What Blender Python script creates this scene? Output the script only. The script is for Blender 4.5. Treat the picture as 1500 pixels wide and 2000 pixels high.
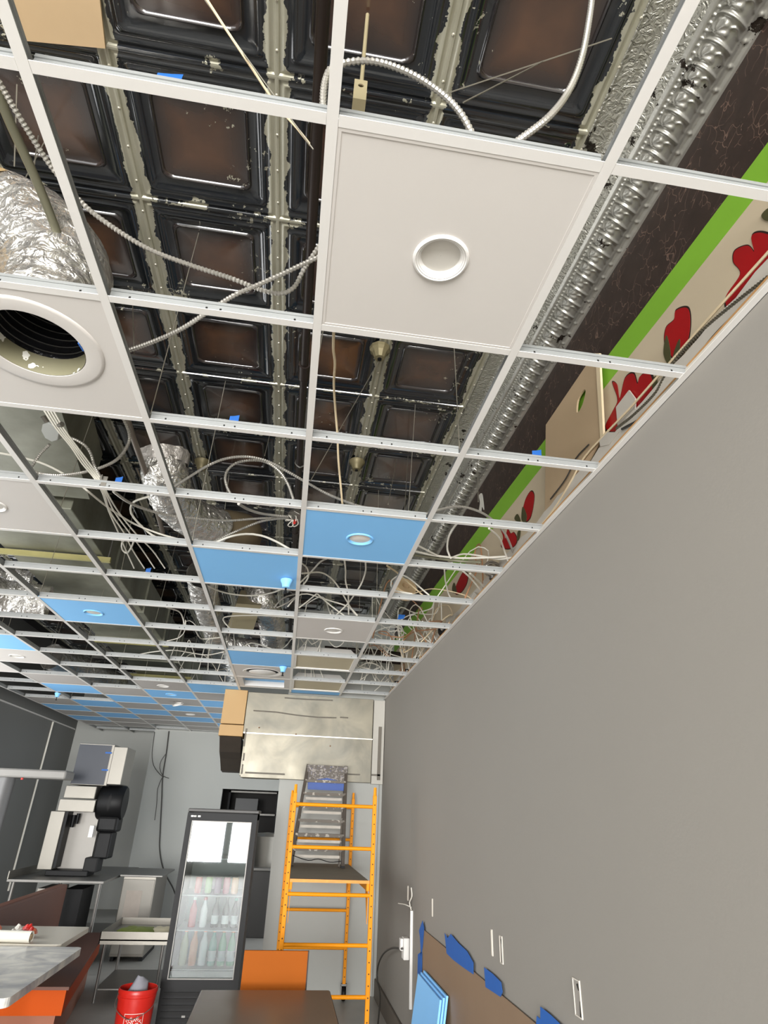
import bpy, bmesh, math, random
from mathutils import Vector, Matrix, noise
from mathutils.geometry import tessellate_polygon

random.seed(7)
for o in list(bpy.data.objects):
    bpy.data.objects.remove(o, do_unlink=True)
SC = bpy.context.scene
COL = SC.collection

# ------------------------------------------------------------------ camera
RIGHT = Vector((0.98805, -0.15035, 0.03424))
DOWN = Vector((0.09765, 0.43794, -0.89369))
FWD = Vector((0.11937, 0.88635, 0.44738))
FOCAL = 1178.856            # pixels, for a 1500 x 2000 frame
w_ = Vector((-0.4607, 0.0685, 0.1405))
Rw = Matrix.Rotation(w_.length, 3, w_.normalized())
Bm = Matrix(((1, 0, 0), (0, 0, -1), (0, 1, 0)))
RC = Bm @ Rw
RIGHT, DOWN, FWD = Vector(RC[0]), Vector(RC[1]), Vector(RC[2])
CAM = Vector((0.0584 * .61, -1.2713 * .61, 3.0 - 2.1203 * .61))
cd = bpy.data.cameras.new('camera')
cd.sensor_fit = 'VERTICAL'
cd.sensor_height = 36.0
cd.lens = FOCAL / 2000 * 36.0
cd.clip_start = 0.02
cam = bpy.data.objects.new('camera', cd)
COL.objects.link(cam)
m3 = Matrix((RIGHT, -DOWN, -FWD)).transposed()
cam.matrix_world = Matrix.Translation(CAM) @ m3.to_4x4()
SC.camera = cam

# ------------------------------------------------------------------ light
SC.view_settings.view_transform = 'Standard'
SC.view_settings.look = 'None'
SC.view_settings.exposure = 0.5
SC.view_settings.gamma = 1.0
SC.view_settings.use_curve_mapping = False
wd = bpy.data.worlds.new('daylight'); SC.world = wd
wd.use_nodes = True
bg = wd.node_tree.nodes['Background']
bg.inputs[0].default_value = (0.93, 0.97, 1.0, 1)
bg.inputs[1].default_value = 1.6


def area(name, loc, rot, sx, sy, power, col=(1, 1, 1)):
    l = bpy.data.lights.new(name, 'AREA'); l.shape = 'RECTANGLE'
    l.size = sx; l.size_y = sy; l.energy = power; l.color = col
    o = bpy.data.objects.new(name, l); COL.objects.link(o)
    o.location = loc; o.rotation_euler = rot
    return o


# daylight coming through the two shop-window openings of the front wall
area('window_daylight', (-2.725, -7.55, 1.6), (math.radians(100), 0, 0), 2.4, 2.55, 620, (1, .99, .975))
area('window_daylight', (-0.15, -7.55, 1.6), (math.radians(100), 0, 0), 2.35, 2.55, 620, (1, .99, .975))
# added fill at assumed left-wall openings, evening out the right wall
area('added_side_fill', (-4.25, -4.2, 1.675), (math.radians(95), 0, math.radians(-90)), 3.9, 2.3, 40, (1, .99, .975))
area('added_side_fill', (-4.25, 5.2, 1.675), (math.radians(95), 0, math.radians(-90)), 4.3, 2.3, 60, (1, .99, .975))

# ------------------------------------------------------------------ helpers


def S(r, g, b):
    def f(c):
        c /= 255.0
        return c / 12.92 if c <= .04045 else ((c + .055) / 1.055) ** 2.4
    return (f(r), f(g), f(b), 1)


def P(u, v, x=None, y=None, z=None):
    """point of the place seen at photo pixel (u, v) on a plane of known depth"""
    d = RIGHT * ((u - 750) / FOCAL) + DOWN * ((v - 1000) / FOCAL) + FWD
    if z is not None:
        t = (z - CAM.z) / d.z
    elif y is not None:
        t = (y - CAM.y) / d.y
    else:
        t = (x - CAM.x) / d.x
    return CAM + d * t


MATS = {}


def mat(name, col, rough=.5, metal=0., var=0., vscale=8., bump=0., bscale=40., spec=.5, coat=0.):
    if name in MATS:
        return MATS[name]
    m = bpy.data.materials.new(name); m.use_nodes = True
    nt = m.node_tree; b = nt.nodes['Principled BSDF']
    b.inputs['Base Color'].default_value = col
    b.inputs['Roughness'].default_value = rough
    b.inputs['Metallic'].default_value = metal
    b.inputs['Specular IOR Level'].default_value = spec
    b.inputs['Coat Weight'].default_value = coat
    geo = nt.nodes.new('ShaderNodeNewGeometry')
    if var:
        n = nt.nodes.new('ShaderNodeTexNoise'); n.inputs['Scale'].default_value = vscale
        n.inputs['Detail'].default_value = 5
        nt.links.new(geo.outputs['Position'], n.inputs['Vector'])
        mx = nt.nodes.new('ShaderNodeMix'); mx.data_type = 'RGBA'
        mx.inputs['A'].default_value = [max(0, c * (1 - var)) for c in col[:3]] + [1]
        mx.inputs['B'].default_value = [min(1, c * (1 + var)) for c in col[:3]] + [1]
        nt.links.new(n.outputs['Fac'], mx.inputs['Factor'])
        nt.links.new(mx.outputs['Result'], b.inputs['Base Color'])
    if bump:
        n = nt.nodes.new('ShaderNodeTexNoise'); n.inputs['Scale'].default_value = bscale
        n.inputs['Detail'].default_value = 4
        nt.links.new(geo.outputs['Position'], n.inputs['Vector'])
        bp = nt.nodes.new('ShaderNodeBump'); bp.inputs['Strength'].default_value = bump
        bp.inputs['Distance'].default_value = .02
        nt.links.new(n.outputs['Fac'], bp.inputs['Height'])
        nt.links.new(bp.outputs['Normal'], b.inputs['Normal'])
    MATS[name] = m
    return m


class N:
    """tiny node-graph helper"""

    def __init__(s, name):
        s.m = bpy.data.materials.new(name); s.m.use_nodes = True
        s.t = s.m.node_tree; s.b = s.t.nodes['Principled BSDF']
        s.geo = s.t.nodes.new('ShaderNodeNewGeometry'); s.tc = s.t.nodes.new('ShaderNodeTexCoord')
        MATS[name] = s.m

    def math(s, op, a, b=None, c=None, clamp=False):
        n = s.t.nodes.new('ShaderNodeMath'); n.operation = op; n.use_clamp = clamp
        for i, v in enumerate((a, b, c)):
            if v is None: continue
            if isinstance(v, (int, float)): n.inputs[i].default_value = v
            else: s.t.links.new(v, n.inputs[i])
        return n.outputs[0]

    def noise(s, scale, vec=None, detail=5, rough=.55, dist=0):
        n = s.t.nodes.new('ShaderNodeTexNoise'); n.inputs['Scale'].default_value = scale
        n.inputs['Detail'].default_value = detail; n.inputs['Roughness'].default_value = rough
        n.inputs['Distortion'].default_value = dist
        s.t.links.new(vec or s.geo.outputs['Position'], n.inputs['Vector'])
        return n.outputs['Fac']

    def vor(s, scale, feature='F1', vec=None, out='Distance'):
        n = s.t.nodes.new('ShaderNodeTexVoronoi'); n.feature = feature; n.inputs['Scale'].default_value = scale
        s.t.links.new(vec or s.geo.outputs['Position'], n.inputs['Vector'])
        return n.outputs[out]

    def sep(s, vec):
        n = s.t.nodes.new('ShaderNodeSeparateXYZ'); s.t.links.new(vec, n.inputs[0]); return n.outputs

    def mapr(s, v, a, b, c=0, d=1):
        n = s.t.nodes.new('ShaderNodeMapRange'); s.t.links.new(v, n.inputs[0])
        for i, q in enumerate((a, b, c, d)): n.inputs[i + 1].default_value = q
        return n.outputs[0]

    def mix(s, f, a, b):
        n = s.t.nodes.new('ShaderNodeMix'); n.data_type = 'RGBA'
        for k, v in (('Factor', f), ('A', a), ('B', b)):
            if isinstance(v, (int, float)): n.inputs[k].default_value = v
            elif isinstance(v, tuple): n.inputs[k].default_value = v
            else: s.t.links.new(v, n.inputs[k])
        return n.outputs['Result']

    def set(s, **kw):
        for k, v in kw.items():
            i = s.b.inputs[k.replace('_', ' ')]
            if isinstance(v, (int, float, tuple)): i.default_value = v
            else: s.t.links.new(v, i)

    def bump(s, h, strength=.5, dist=.01):
        n = s.t.nodes.new('ShaderNodeBump'); n.inputs['Strength'].default_value = strength
        n.inputs['Distance'].default_value = dist
        s.t.links.new(h, n.inputs['Height']); s.t.links.new(n.outputs[0], s.b.inputs['Normal'])


class MB:
    def __init__(s):
        s.v = []; s.f = []; s.mi = []; s.cur = 0

    def add(s, vs, fs):
        o = len(s.v); s.v += [tuple(v) for v in vs]
        s.f += [tuple(i + o for i in f) for f in fs]; s.mi += [s.cur] * len(fs)
        return s

    def box(s, x0, x1, y0, y1, z0, z1, M=None):
        vs = [Vector((x, y, z)) for z in (z0, z1) for y in (y0, y1) for x in (x0, x1)]
        if M is not None: vs = [M @ v for v in vs]
        return s.add(vs, [(0, 2, 3, 1), (4, 5, 7, 6), (0, 1, 5, 4), (2, 6, 7, 3), (0, 4, 6, 2), (1, 3, 7, 5)])

    def bbox(s, x0, x1, y0, y1, z0, z1, r=.008, M=None):
        """box with chamfered edges"""
        bm = bmesh.new(); bmesh.ops.create_cube(bm, size=1)
        for v in bm.verts:
            v.co = Vector(((x0 + x1) / 2 + v.co.x * (x1 - x0), (y0 + y1) / 2 + v.co.y * (y1 - y0), (z0 + z1) / 2 + v.co.z * (z1 - z0)))
        bmesh.ops.bevel(bm, geom=list(bm.edges), offset=r, segments=2, affect='EDGES', profile=.5)
        bm.verts.index_update()
        vs = [(M @ v.co if M is not None else v.co.copy()) for v in bm.verts]
        s.add(vs, [tuple(v.index for v in f.verts) for f in bm.faces]); bm.free(); return s

    def tube(s, pts, r, n=8, caps=True, wob=None):
        pts = [Vector(p) for p in pts]
        rs = r if isinstance(r, (list, tuple)) else [r] * len(pts)
        t0 = (pts[1] - pts[0]).normalized()
        up = Vector((0, 0, 1)) if abs(t0.z) < .9 else Vector((1, 0, 0))
        a = t0.cross(up).normalized(); vs = []; fs = []
        for i, p in enumerate(pts):
            t = (pts[min(i + 1, len(pts) - 1)] - pts[max(i - 1, 0)])
            t = t.normalized() if t.length > 1e-9 else t0
            a = (a - t * a.dot(t)); a = a.normalized() if a.length > 1e-6 else t.orthogonal().normalized()
            b = t.cross(a)
            for k in range(n):
                an = 2 * math.pi * k / n
                q = p + (a * math.cos(an) + b * math.sin(an)) * rs[i] * (wob(i, k, p) if wob else 1)
                vs.append(q)
        for i in range(len(pts) - 1):
            for k in range(n):
                fs.append((i * n + k, i * n + (k + 1) % n, (i + 1) * n + (k + 1) % n, (i + 1) * n + k))
        if caps:
            fs.append(tuple(range(n - 1, -1, -1))); fs.append(tuple((len(pts) - 1) * n + k for k in range(n)))
        return s.add(vs, fs)

    def cyl(s, p0, p1, r, r1=None, n=16):
        return s.tube([p0, p1], [r, r if r1 is None else r1], n)

    def lathe(s, prof, n=24, M=None, close=False):
        vs = []; fs = []
        for (r, z) in prof:
            for k in range(n):
                a = 2 * math.pi * k / n; v = Vector((r * math.cos(a), r * math.sin(a), z))
                vs.append(M @ v if M is not None else v)
        for i in range(len(prof) - 1):
            for k in range(n):
                fs.append((i * n + k, i * n + (k + 1) % n, (i + 1) * n + (k + 1) % n, (i + 1) * n + k))
        if close:
            fs.append(tuple(range(n))[::-1]); fs.append(tuple((len(prof) - 1) * n + k for k in range(n)))
        return s.add(vs, fs)

    def prism(s, polys, fn, th):
        """2-D outline (first) with holes, mapped by fn(a,b,depth) and given thickness th"""
        allp = [p for q in polys for p in q]
        tri = tessellate_polygon([[Vector((a, b, 0)) for a, b in q] for q in polys])
        n = len(allp)
        vs = [fn(a, b, 0) for a, b in allp] + [fn(a, b, th) for a, b in allp]
        fs = [tuple(t) for t in tri] + [tuple(i + n for i in reversed(t)) for t in tri]
        o = 0
        for q in polys:
            k = len(q)
            for i in range(k):
                j = (i + 1) % k
                fs.append((o + i, o + j, o + j + n, o + i + n))
            o += k
        return s.add(vs, fs)

    def mesh(s, name, mats, smooth=False):
        me = bpy.data.meshes.new(name)
        me.from_pydata(s.v, [], s.f)
        if not isinstance(mats, (list, tuple)): mats = [mats]
        for m in mats: me.materials.append(m)
        if len(mats) > 1: me.polygons.foreach_set('material_index', s.mi)
        if smooth: me.polygons.foreach_set('use_smooth', [True] * len(s.f))
        bm = bmesh.new(); bm.from_mesh(me); bmesh.ops.recalc_face_normals(bm, faces=bm.faces); bm.to_mesh(me); bm.free()
        me.update()
        return me

    def build(s, name, mats, parent=None, smooth=False, loc=None):
        o = bpy.data.objects.new(name, s.mesh(name, mats, smooth))
        COL.objects.link(o); o.parent = parent
        if loc is not None: o.location = loc
        if smooth:
            try:
                o.data.set_sharp_from_angle(angle=math.radians(42))
            except Exception: pass
        return o


def inst(me, name, parent, loc, rot=(0, 0, 0), scale=(1, 1, 1)):
    o = bpy.data.objects.new(name, me); COL.objects.link(o); o.parent = parent
    o.location = loc; o.rotation_euler = rot; o.scale = scale
    return o


def tag(o, label, cat, group=None):
    o['label'] = label; o['category'] = cat; o['kind'] = 'thing'
    if group: o['group'] = group
    return o


def thing(name, label, cat, loc=(0, 0, 0), rz=0, group=None):
    o = bpy.data.objects.new(name, None); COL.objects.link(o)
    o.empty_display_size = .1
    o.location = loc; o.rotation_euler = (0, 0, rz)
    return tag(o, label, cat, group)


def struct(o):
    o['kind'] = 'structure'; return o


def copy_tree(o, parent=None):
    c = o.copy(); COL.objects.link(c); c.parent = parent
    for ch in list(o.children): copy_tree(ch, c)
    return c


def spline(pts, step=.02):
    """Catmull-Rom through points"""
    pts = [Vector(p) for p in pts]
    if len(pts) == 2:
        n = max(2, int((pts[1] - pts[0]).length / step)); return [pts[0].lerp(pts[1], i / n) for i in range(n + 1)]
    out = []
    ext = [pts[0] * 2 - pts[1]] + pts + [pts[-1] * 2 - pts[-2]]
    for i in range(1, len(ext) - 2):
        p0, p1, p2, p3 = ext[i - 1:i + 3]
        n = max(2, int((p2 - p1).length / step))
        for k in range(n):
            t = k / n
            out.append(.5 * ((2 * p1) + (p2 - p0) * t + (2 * p0 - 5 * p1 + 4 * p2 - p3) * t * t + (3 * p1 - p0 - 3 * p2 + p3) * t ** 3))
    out.append(pts[-1].copy())
    return out


def circ(cx, cy, r, n=40):
    return [(cx + r * math.cos(2 * math.pi * k / n), cy + r * math.sin(2 * math.pi * k / n)) for k in range(n)]


def rect(a0, a1, b0, b1):
    return [(a0, b0), (a1, b0), (a1, b1), (a0, b1)]


ORD = ['zeroth', 'first', 'second', 'third', 'fourth', 'fifth', 'sixth', 'seventh', 'eighth', 'ninth', 'tenth', 'eleventh', 'twelfth',
       'thirteenth', 'fourteenth', 'fifteenth', 'sixteenth', 'seventeenth', 'eighteenth', 'nineteenth', 'twentieth', 'twenty-first', 'twenty-second', 'twenty-third']

# ------------------------------------------------------------------ materials
M_white = mat('white_enamel', S(226, 223, 218), .35, var=.03, vscale=3)
M_tile = mat('white_tile_vinyl', S(212, 207, 201), .55, var=.03, vscale=2)
M_blue = mat('blue_tile_paint', (.24, .57, 1.0, 1), .6, var=.05, vscale=1.5)
M_grey_steel = mat('galvanised_web', S(150, 152, 151), .45, .3, var=.08, vscale=15)
M_paint_wall = mat('grey_wall_paint', S(142, 137, 129), .75, var=.035, vscale=1.1, bump=.03, bscale=120)
M_paint_left = mat('dark_grey_wall_paint', S(114, 114, 111), .8, var=.05, vscale=1.)
M_paint_white = mat('off_white_wall_paint', S(176, 177, 172), .8, var=.03, vscale=1.5)
M_dark = mat('black_plastic', S(13, 13, 14), .5, var=.1, spec=.25)
M_black = mat('matt_black', S(14, 13, 13), .7)
M_steel = mat('brushed_steel', S(136, 132, 124), .4, .7, var=.06, vscale=5)
M_dsteel = mat('dull_steel', S(120, 118, 114), .45, .7, var=.1, vscale=7)
M_armor = mat('armoured_cable_steel', S(178, 174, 166), .35, .5, var=.05)
M_wire = mat('white_cable_jacket', S(226, 222, 210), .5)
M_cream = mat('cream_cord', S(232, 212, 176), .55)
M_brownwire = mat('tan_wire_jacket', S(168, 122, 88), .55)
M_darkwire = mat('dark_cord', S(60, 58, 54), .5)
M_hang = mat('hanger_wire_steel', S(150, 145, 132), .4, .6)
M_ply = mat('bare_plywood', S(206, 178, 140), .7, var=.08, vscale=6)
M_cardbd = mat('beige_hardboard', S(190, 165, 132), .7, var=.06, vscale=4)
M_emt = mat('conduit_paint', S(128, 126, 106), .45, .4, var=.1, vscale=10)
M_iron = mat('dark_iron_pipe', S(40, 30, 25), .42, .2, var=.25, vscale=9)
M_tape = mat('blue_masking_tape', S(24, 92, 172), .6, var=.06, vscale=20)
M_yellow = mat('scaffold_yellow_paint', S(240, 150, 8), .55, var=.1, vscale=9, spec=.25)
M_orange = mat('orange_laminate', S(162, 84, 16), .6, var=.06, vscale=5, spec=.12)
M_red = mat('red_plastic', S(200, 36, 26), .35)
M_lens = mat('frosted_lens', S(216, 212, 204), .4)
M_wood = mat('raw_lumber', S(198, 150, 96), .7, var=.18, vscale=7)
M_drywall_edge = mat('joint_compound', S(205, 198, 186), .85, var=.08, vscale=9)
M_hole = mat('dark_void', S(20, 18, 16), .9)

# foil
n = N('crumpled_foil')
h = n.noise(19, detail=3, rough=.55, dist=1.5); h2 = n.vor(15)
hh = n.math('ADD', h, n.math('MULTIPLY', h2, .7))
n.set(Base_Color=(0.78, .76, .72, 1), Metallic=.8, Roughness=.27); n.bump(hh, .9, .02)
M_foil = n.m
n = N('black_flex_liner')
n.set(Base_Color=(.012, .012, .014, 1), Roughness=.22); n.bump(n.noise(38, detail=3), .5, .015); M_liner = n.m

# galvanised duct sheet, dull green-grey with stains
n = N('galvanised_duct')
c = n.mix(n.mapr(n.noise(2.3), .35, .7), S(118, 118, 102), S(160, 160, 144))
n.set(Base_Color=c, Metallic=.3, Roughness=.42); M_duct = n.m
M_duct_edge = mat('duct_insulation_strip', S(186, 178, 120), .8, var=.15, vscale=12)

# tin panel : glossy near-black paint, warm brown reflection painted into the field, peeled to bare tin along the seams
n = N('peeling_tin_panel')
ox, oy, oz = n.sep(n.tc.outputs['Object'])[:3]
ax = n.math('ABSOLUTE', ox); ay = n.math('ABSOLUTE', oy)
dx = n.math('SUBTRACT', .305, ax); dy = n.math('SUBTRACT', .305, ay)
nz = n.noise(9, detail=7, rough=.65); nzb = n.noise(26, detail=6, rough=.7); nzc = n.noise(2.1, detail=2)
edge = n.math('SUBTRACT', dx, n.math('MULTIPLY', n.math('SUBTRACT', nz, .42), .10))
seam = n.math('LESS_THAN', edge, .030)
edgey = n.math('ADD', dy, n.math('MULTIPLY', n.math('SUBTRACT', .62, nz), .35))
seamy = n.math('LESS_THAN', edgey, .02)
dmin = n.math('MINIMUM', dx, dy)
flake = n.math('GREATER_THAN', n.math('ADD', n.math('MULTIPLY', nzb, .6), n.math('ADD', n.math('MULTIPLY', nzc, .42), n.math('MULTIPLY', dmin, -.16))), .622)
peel = n.math('MAXIMUM', n.math('MAXIMUM', seam, seamy), flake)
warm_refl = n.math('MULTIPLY', n.mapr(dmin, .105, .23), n.mapr(n.noise(4, detail=3), .2, .65, .35, 1))
paint = n.mix(warm_refl, (.010, .012, .015, 1), (.10, .05, .029, 1))
tin = n.mix(n.noise(5), (.30, .285, .205, 1), (.52, .50, .40, 1))
n.set(Base_Color=n.mix(peel, paint, tin), Metallic=n.math('MULTIPLY', peel, .3), Roughness=n.math('ADD', .13, n.math('MULTIPLY', peel, .22)), Specular_IOR_Level=.8, Coat_Weight=.6, Coat_Roughness=.09)
n.bump(n.math('ADD', n.math('MULTIPLY', peel, -.35), n.math('MULTIPLY', n.noise(7, detail=2), .25)), .5, .006)
M_tin = n.m

# embossed cornice tin (bare, with rust-black spots)
n = N('embossed_bare_tin')
spots = n.math('GREATER_THAN', n.noise(7, detail=7, rough=.68), .62)
tin = n.mix(n.noise(6), (.34, .33, .29, 1), (.60, .585, .53, 1))
n.set(Base_Color=n.mix(spots, tin, (.035, .026, .02, 1)), Metallic=.6, Roughness=.36); n.bump(n.noise(60, detail=3), .25, .004)
n.b.inputs['Roughness'].default_value = .3
M_cornice = n.m
n = N('hammered_tin')
spots = n.math('GREATER_THAN', n.noise(6, detail=7, rough=.7), .60)
tin = n.mix(n.noise(6), (.32, .31, .265, 1), (.56, .545, .48, 1))
n.set(Base_Color=n.mix(spots, tin, (.03, .024, .018, 1)), Metallic=.55, Roughness=.36)
n.bump(n.noise(38, detail=2, dist=1.5), 1.0, .012)
M_hammer = n.m

# upper wall: crackled brown paper, green stripe, beige band (flat painted zones split by height)
n = N('crackled_brown_paint')
v1 = n.t.nodes.new('ShaderNodeMapping'); n.t.links.new(n.geo.outputs['Position'], v1.inputs[0])
n1 = n.t.nodes.new('ShaderNodeMix'); n1.data_type = 'VECTOR'
nn = n.t.nodes.new('ShaderNodeTexNoise'); nn.inputs['Scale'].default_value = 9
n.t.links.new(n.geo.outputs['Position'], nn.inputs['Vector'])
va = n.t.nodes.new('ShaderNodeVectorMath'); va.operation = 'MULTIPLY_ADD'
va.inputs[1].default_value = (.16, .16, .16)
n.t.links.new(nn.outputs['Color'], va.inputs[0]); n.t.links.new(n.geo.outputs['Position'], va.inputs[2])
cr = n.vor(13, 'DISTANCE_TO_EDGE', va.outputs[0])
cm = n.math('MULTIPLY', n.math('LESS_THAN', cr, .013), n.math('GREATER_THAN', n.noise(7), .47))
base = n.mix(n.noise(14, detail=6), (.022, .013, .010, 1), (.052, .031, .024, 1))
n.set(Base_Color=n.mix(cm, base, (.16, .10, .075, 1)), Roughness=.5)
M_crackle = n.m
M_green = mat('green_stripe_paint', S(132, 186, 52), .6, var=.05, vscale=5)
M_beige = mat('beige_band_paint', S(206, 190, 162), .7, var=.05, vscale=5)
M_tulip = mat('red_tulip_paint', S(170, 10, 16), .5, var=.1, vscale=10)
M_leaf = mat('dark_green_leaf_paint', S(78, 76, 44), .6, var=.1)
M_outline = mat('dark_outline_paint', S(42, 26, 20), .6)

# floor
n = N('grey_floor_tile')
fx, fy, fz = n.sep(n.geo.outputs['Position'])[:3]
n.set(Base_Color=n.mix(n.noise(3, detail=6), S(150, 148, 142), S(182, 179, 172)), Roughness=.4)
M_floor = n.m

# marble top
n = N('grey_marble_laminate')
mm = n.mapr(n.noise(3.2, detail=6, dist=1.6), .38, .66)
n.set(Base_Color=n.mix(mm, S(238, 235, 226), S(172, 173, 176)), Roughness=.3); M_marble = n.m
# paint-splattered ladder cap
n = N('splattered_ladder')
f1 = n.math('GREATER_THAN', n.noise(45, detail=4), .55); f2 = n.math('GREATER_THAN', n.noise(62, detail=3, dist=.6), .62)
n.set(Base_Color=n.mix(f2, n.mix(f1, S(96, 88, 80), S(150, 143, 137)), S(86, 84, 104)), Roughness=.6); M_splat = n.m
# weathered aluminium ladder
n = N('weathered_ladder_grey')
f1 = n.math('GREATER_THAN', n.noise(24, detail=6), .58)
n.set(Base_Color=n.mix(f1, S(104, 96, 86), S(176, 168, 156)), Roughness=.6); M_ladder = n.m
# stained cream steel of the hood
n = N('smudged_hood_steel')
sm = n.mapr(n.noise(2.4, detail=4, dist=.8), .3, .72)
n.set(Base_Color=n.mix(sm, S(146, 139, 121), S(108, 105, 94)), Metallic=.3, Roughness=n.mapr(n.noise(2.0), .3, .7, .32, .5)); M_hood = n.m
# hardboard and table
M_hardbd = mat('brown_hardboard', S(136, 112, 88), .6, var=.1, vscale=2.5)
M_brown_table = mat('brown_table_laminate', S(104, 88, 72), .3, var=.1, vscale=4)
# glass pane (clear with a mirror-like film of reflection)


def glass_mat(name, tint=(1, 1, 1, 1), refl=.1):
    m = bpy.data.materials.new(name); m.use_nodes = True; t = m.node_tree
    t.nodes.remove(t.nodes['Principled BSDF'])
    tr = t.nodes.new('ShaderNodeBsdfTransparent'); tr.inputs[0].default_value = tint
    gl = t.nodes.new('ShaderNodeBsdfGlossy'); gl.inputs['Roughness'].default_value = .02
    fr = t.nodes.new('ShaderNodeLayerWeight'); fr.inputs[0].default_value = .25
    ad = t.nodes.new('ShaderNodeMath'); ad.inputs[1].default_value = refl; ad.use_clamp = True
    t.links.new(fr.outputs['Fresnel'], ad.inputs[0])
    mx = t.nodes.new('ShaderNodeMixShader'); t.links.new(ad.outputs[0], mx.inputs[0])
    t.links.new(tr.outputs[0], mx.inputs[1]); t.links.new(gl.outputs[0], mx.inputs[2])
    t.links.new(mx.outputs[0], t.nodes['Material Output'].inputs[0])
    MATS[name] = m
    return m


M_glass = glass_mat('door_glass', (.8, .84, .84, 1), .05)

# ------------------------------------------------------------------ the room shell
G = 3.0            # grid height
U = .61            # grid module
XR = 1.195         # right drywall face
XO = 1.30          # older wall behind it
XL = -4.2
YB = 11.9
ZT = 4.145         # tin ceiling
Y0 = -7.5

o = struct(MB().box(-4.5, 1.6, -7.9, 14.2, -.12, 0).build('floor', M_floor))
o = struct(MB().box(XR, XR + .05, Y0, 7.05, 0, G + .005).build('wall_right', M_paint_wall))
WR = o
MB().box(XR - .006, XR + .012, Y0, 7.04, G + .0052, G + .03).build('joint_edge', M_drywall_edge, WR)
WL = struct(MB().prism([[(Y0, 0), (12.9, 0), (12.9, 4.3), (Y0, 4.3)], rect(-6.2, -2.2, .5, 2.85)[::-1], rect(3.0, 7.4, .5, 2.85)[::-1]], lambda a, b, d: Vector((XL - d, a, b)), .1).build('wall_left', M_paint_left))  # both window openings are assumed, cut for the added fill
# back wall with a doorway to the dark kitchen
bw = MB().prism([[(-2.5, 0), (-1.09, 0), (-1.09, 2.03), (.25, 2.03), (.25, 0), (1.6, 0), (1.6, 4.3), (-2.5, 4.3)]],
                lambda a, b, d: Vector((a, YB + d, b)), .12)
WB = struct(bw.build('wall_back', M_paint_white))
struct(MB().box(XL, -2.38, 12.8, 12.92, 0, 4.3).build('wall_alcove', M_paint_white))
struct(MB().box(-2.5, -2.38, 12.02, 12.8, 0, 4.3).build('wall_alcove_side', M_paint_white))
struct(MB().box(-.02, 1.4, 7.06, 7.16, 0, 4.1).build('wall_partition', M_paint_white))
# kitchen beyond the doorway
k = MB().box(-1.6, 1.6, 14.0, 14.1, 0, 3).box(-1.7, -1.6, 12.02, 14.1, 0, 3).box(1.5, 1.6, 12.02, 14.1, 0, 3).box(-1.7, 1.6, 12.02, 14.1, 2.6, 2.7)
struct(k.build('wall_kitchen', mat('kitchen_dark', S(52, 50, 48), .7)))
# front wall with the shop windows behind the camera
fw = MB().prism([[(XL - .1, 0), (1.6, 0), (1.6, 4.3), (XL - .1, 4.3)], rect(-3.95, -1.5, .3, 2.9)[::-1], rect(-1.35, 1.05, .3, 2.9)[::-1]],
                lambda a, b, d: Vector((a, Y0 - d, b)), .15)
struct(fw.build('wall_front', M_paint_white))

# the older wall above the drywall
WO = struct(MB().box(XO, XO + .12, Y0, YB, 2.85, 4.3).build('wall_right_upper', M_crackle))
for nm, z0, z1, mm, th in (('green_stripe', 3.445, 3.565, M_green, .002), ('beige_band', 2.86, 3.445, M_beige, .0015)):
    q = MB()
    ys = [Y0 + (YB - Y0) * i / 40 for i in range(41)]
    top = lambda y: z1 + (max(0, y) * .03 if nm == 'green_stripe' else max(0, y) * .022)
    bot = lambda y: z0 + (max(0, y) * .022 if nm == 'green_stripe' else 0)
    for i in range(40):
        a, b = ys[i], ys[i + 1]
        q.add([(XO - th, a, bot(a)), (XO - th, b, bot(b)), (XO - th, b, top(b)), (XO - th, a, top(a)),
               (XO + .001, a, bot(a)), (XO + .001, b, bot(b)), (XO + .001, b, top(b)), (XO + .001, a, top(a))],
              [(0, 1, 2, 3), (3, 2, 6, 7), (0, 4, 5, 1)])
    q.build(nm, mm, WO)


def px_poly(pts, x):
    return [(P(u, v, x=x).y, P(u, v, x=x).z) for u, v in pts]


def smooth_poly(pts, n=6):
    c = [Vector((a, b, 0)) for a, b in pts]; out = []
    k = len(c)
    for i in range(k):
        p0, p1, p2, p3 = c[i - 1], c[i], c[(i + 1) % k], c[(i + 2) % k]
        for j in range(n):
            t = j / n
            q = .5 * ((2 * p1) + (p2 - p0) * t + (2 * p0 - 5 * p1 + 4 * p2 - p3) * t * t + (3 * p1 - p0 - 3 * p2 + p3) * t ** 3)
            out.append((q.x, q.y))
    return out


def painted(name, pts, m, depth, parent, grow=0):
    pl = smooth_poly(px_poly(pts, XO))
    if grow:
        cx = sum(a for a, b in pl) / len(pl); cy = sum(b for a, b in pl) / len(pl)
        pl = [(cx + (a - cx) * (1 + grow), cy + (b - cy) * (1 + grow)) for a, b in pl]
    return MB().prism([pl], lambda a, b, d: Vector((XO - depth + d, a, b)), .0012).build(name, m, parent)


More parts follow.
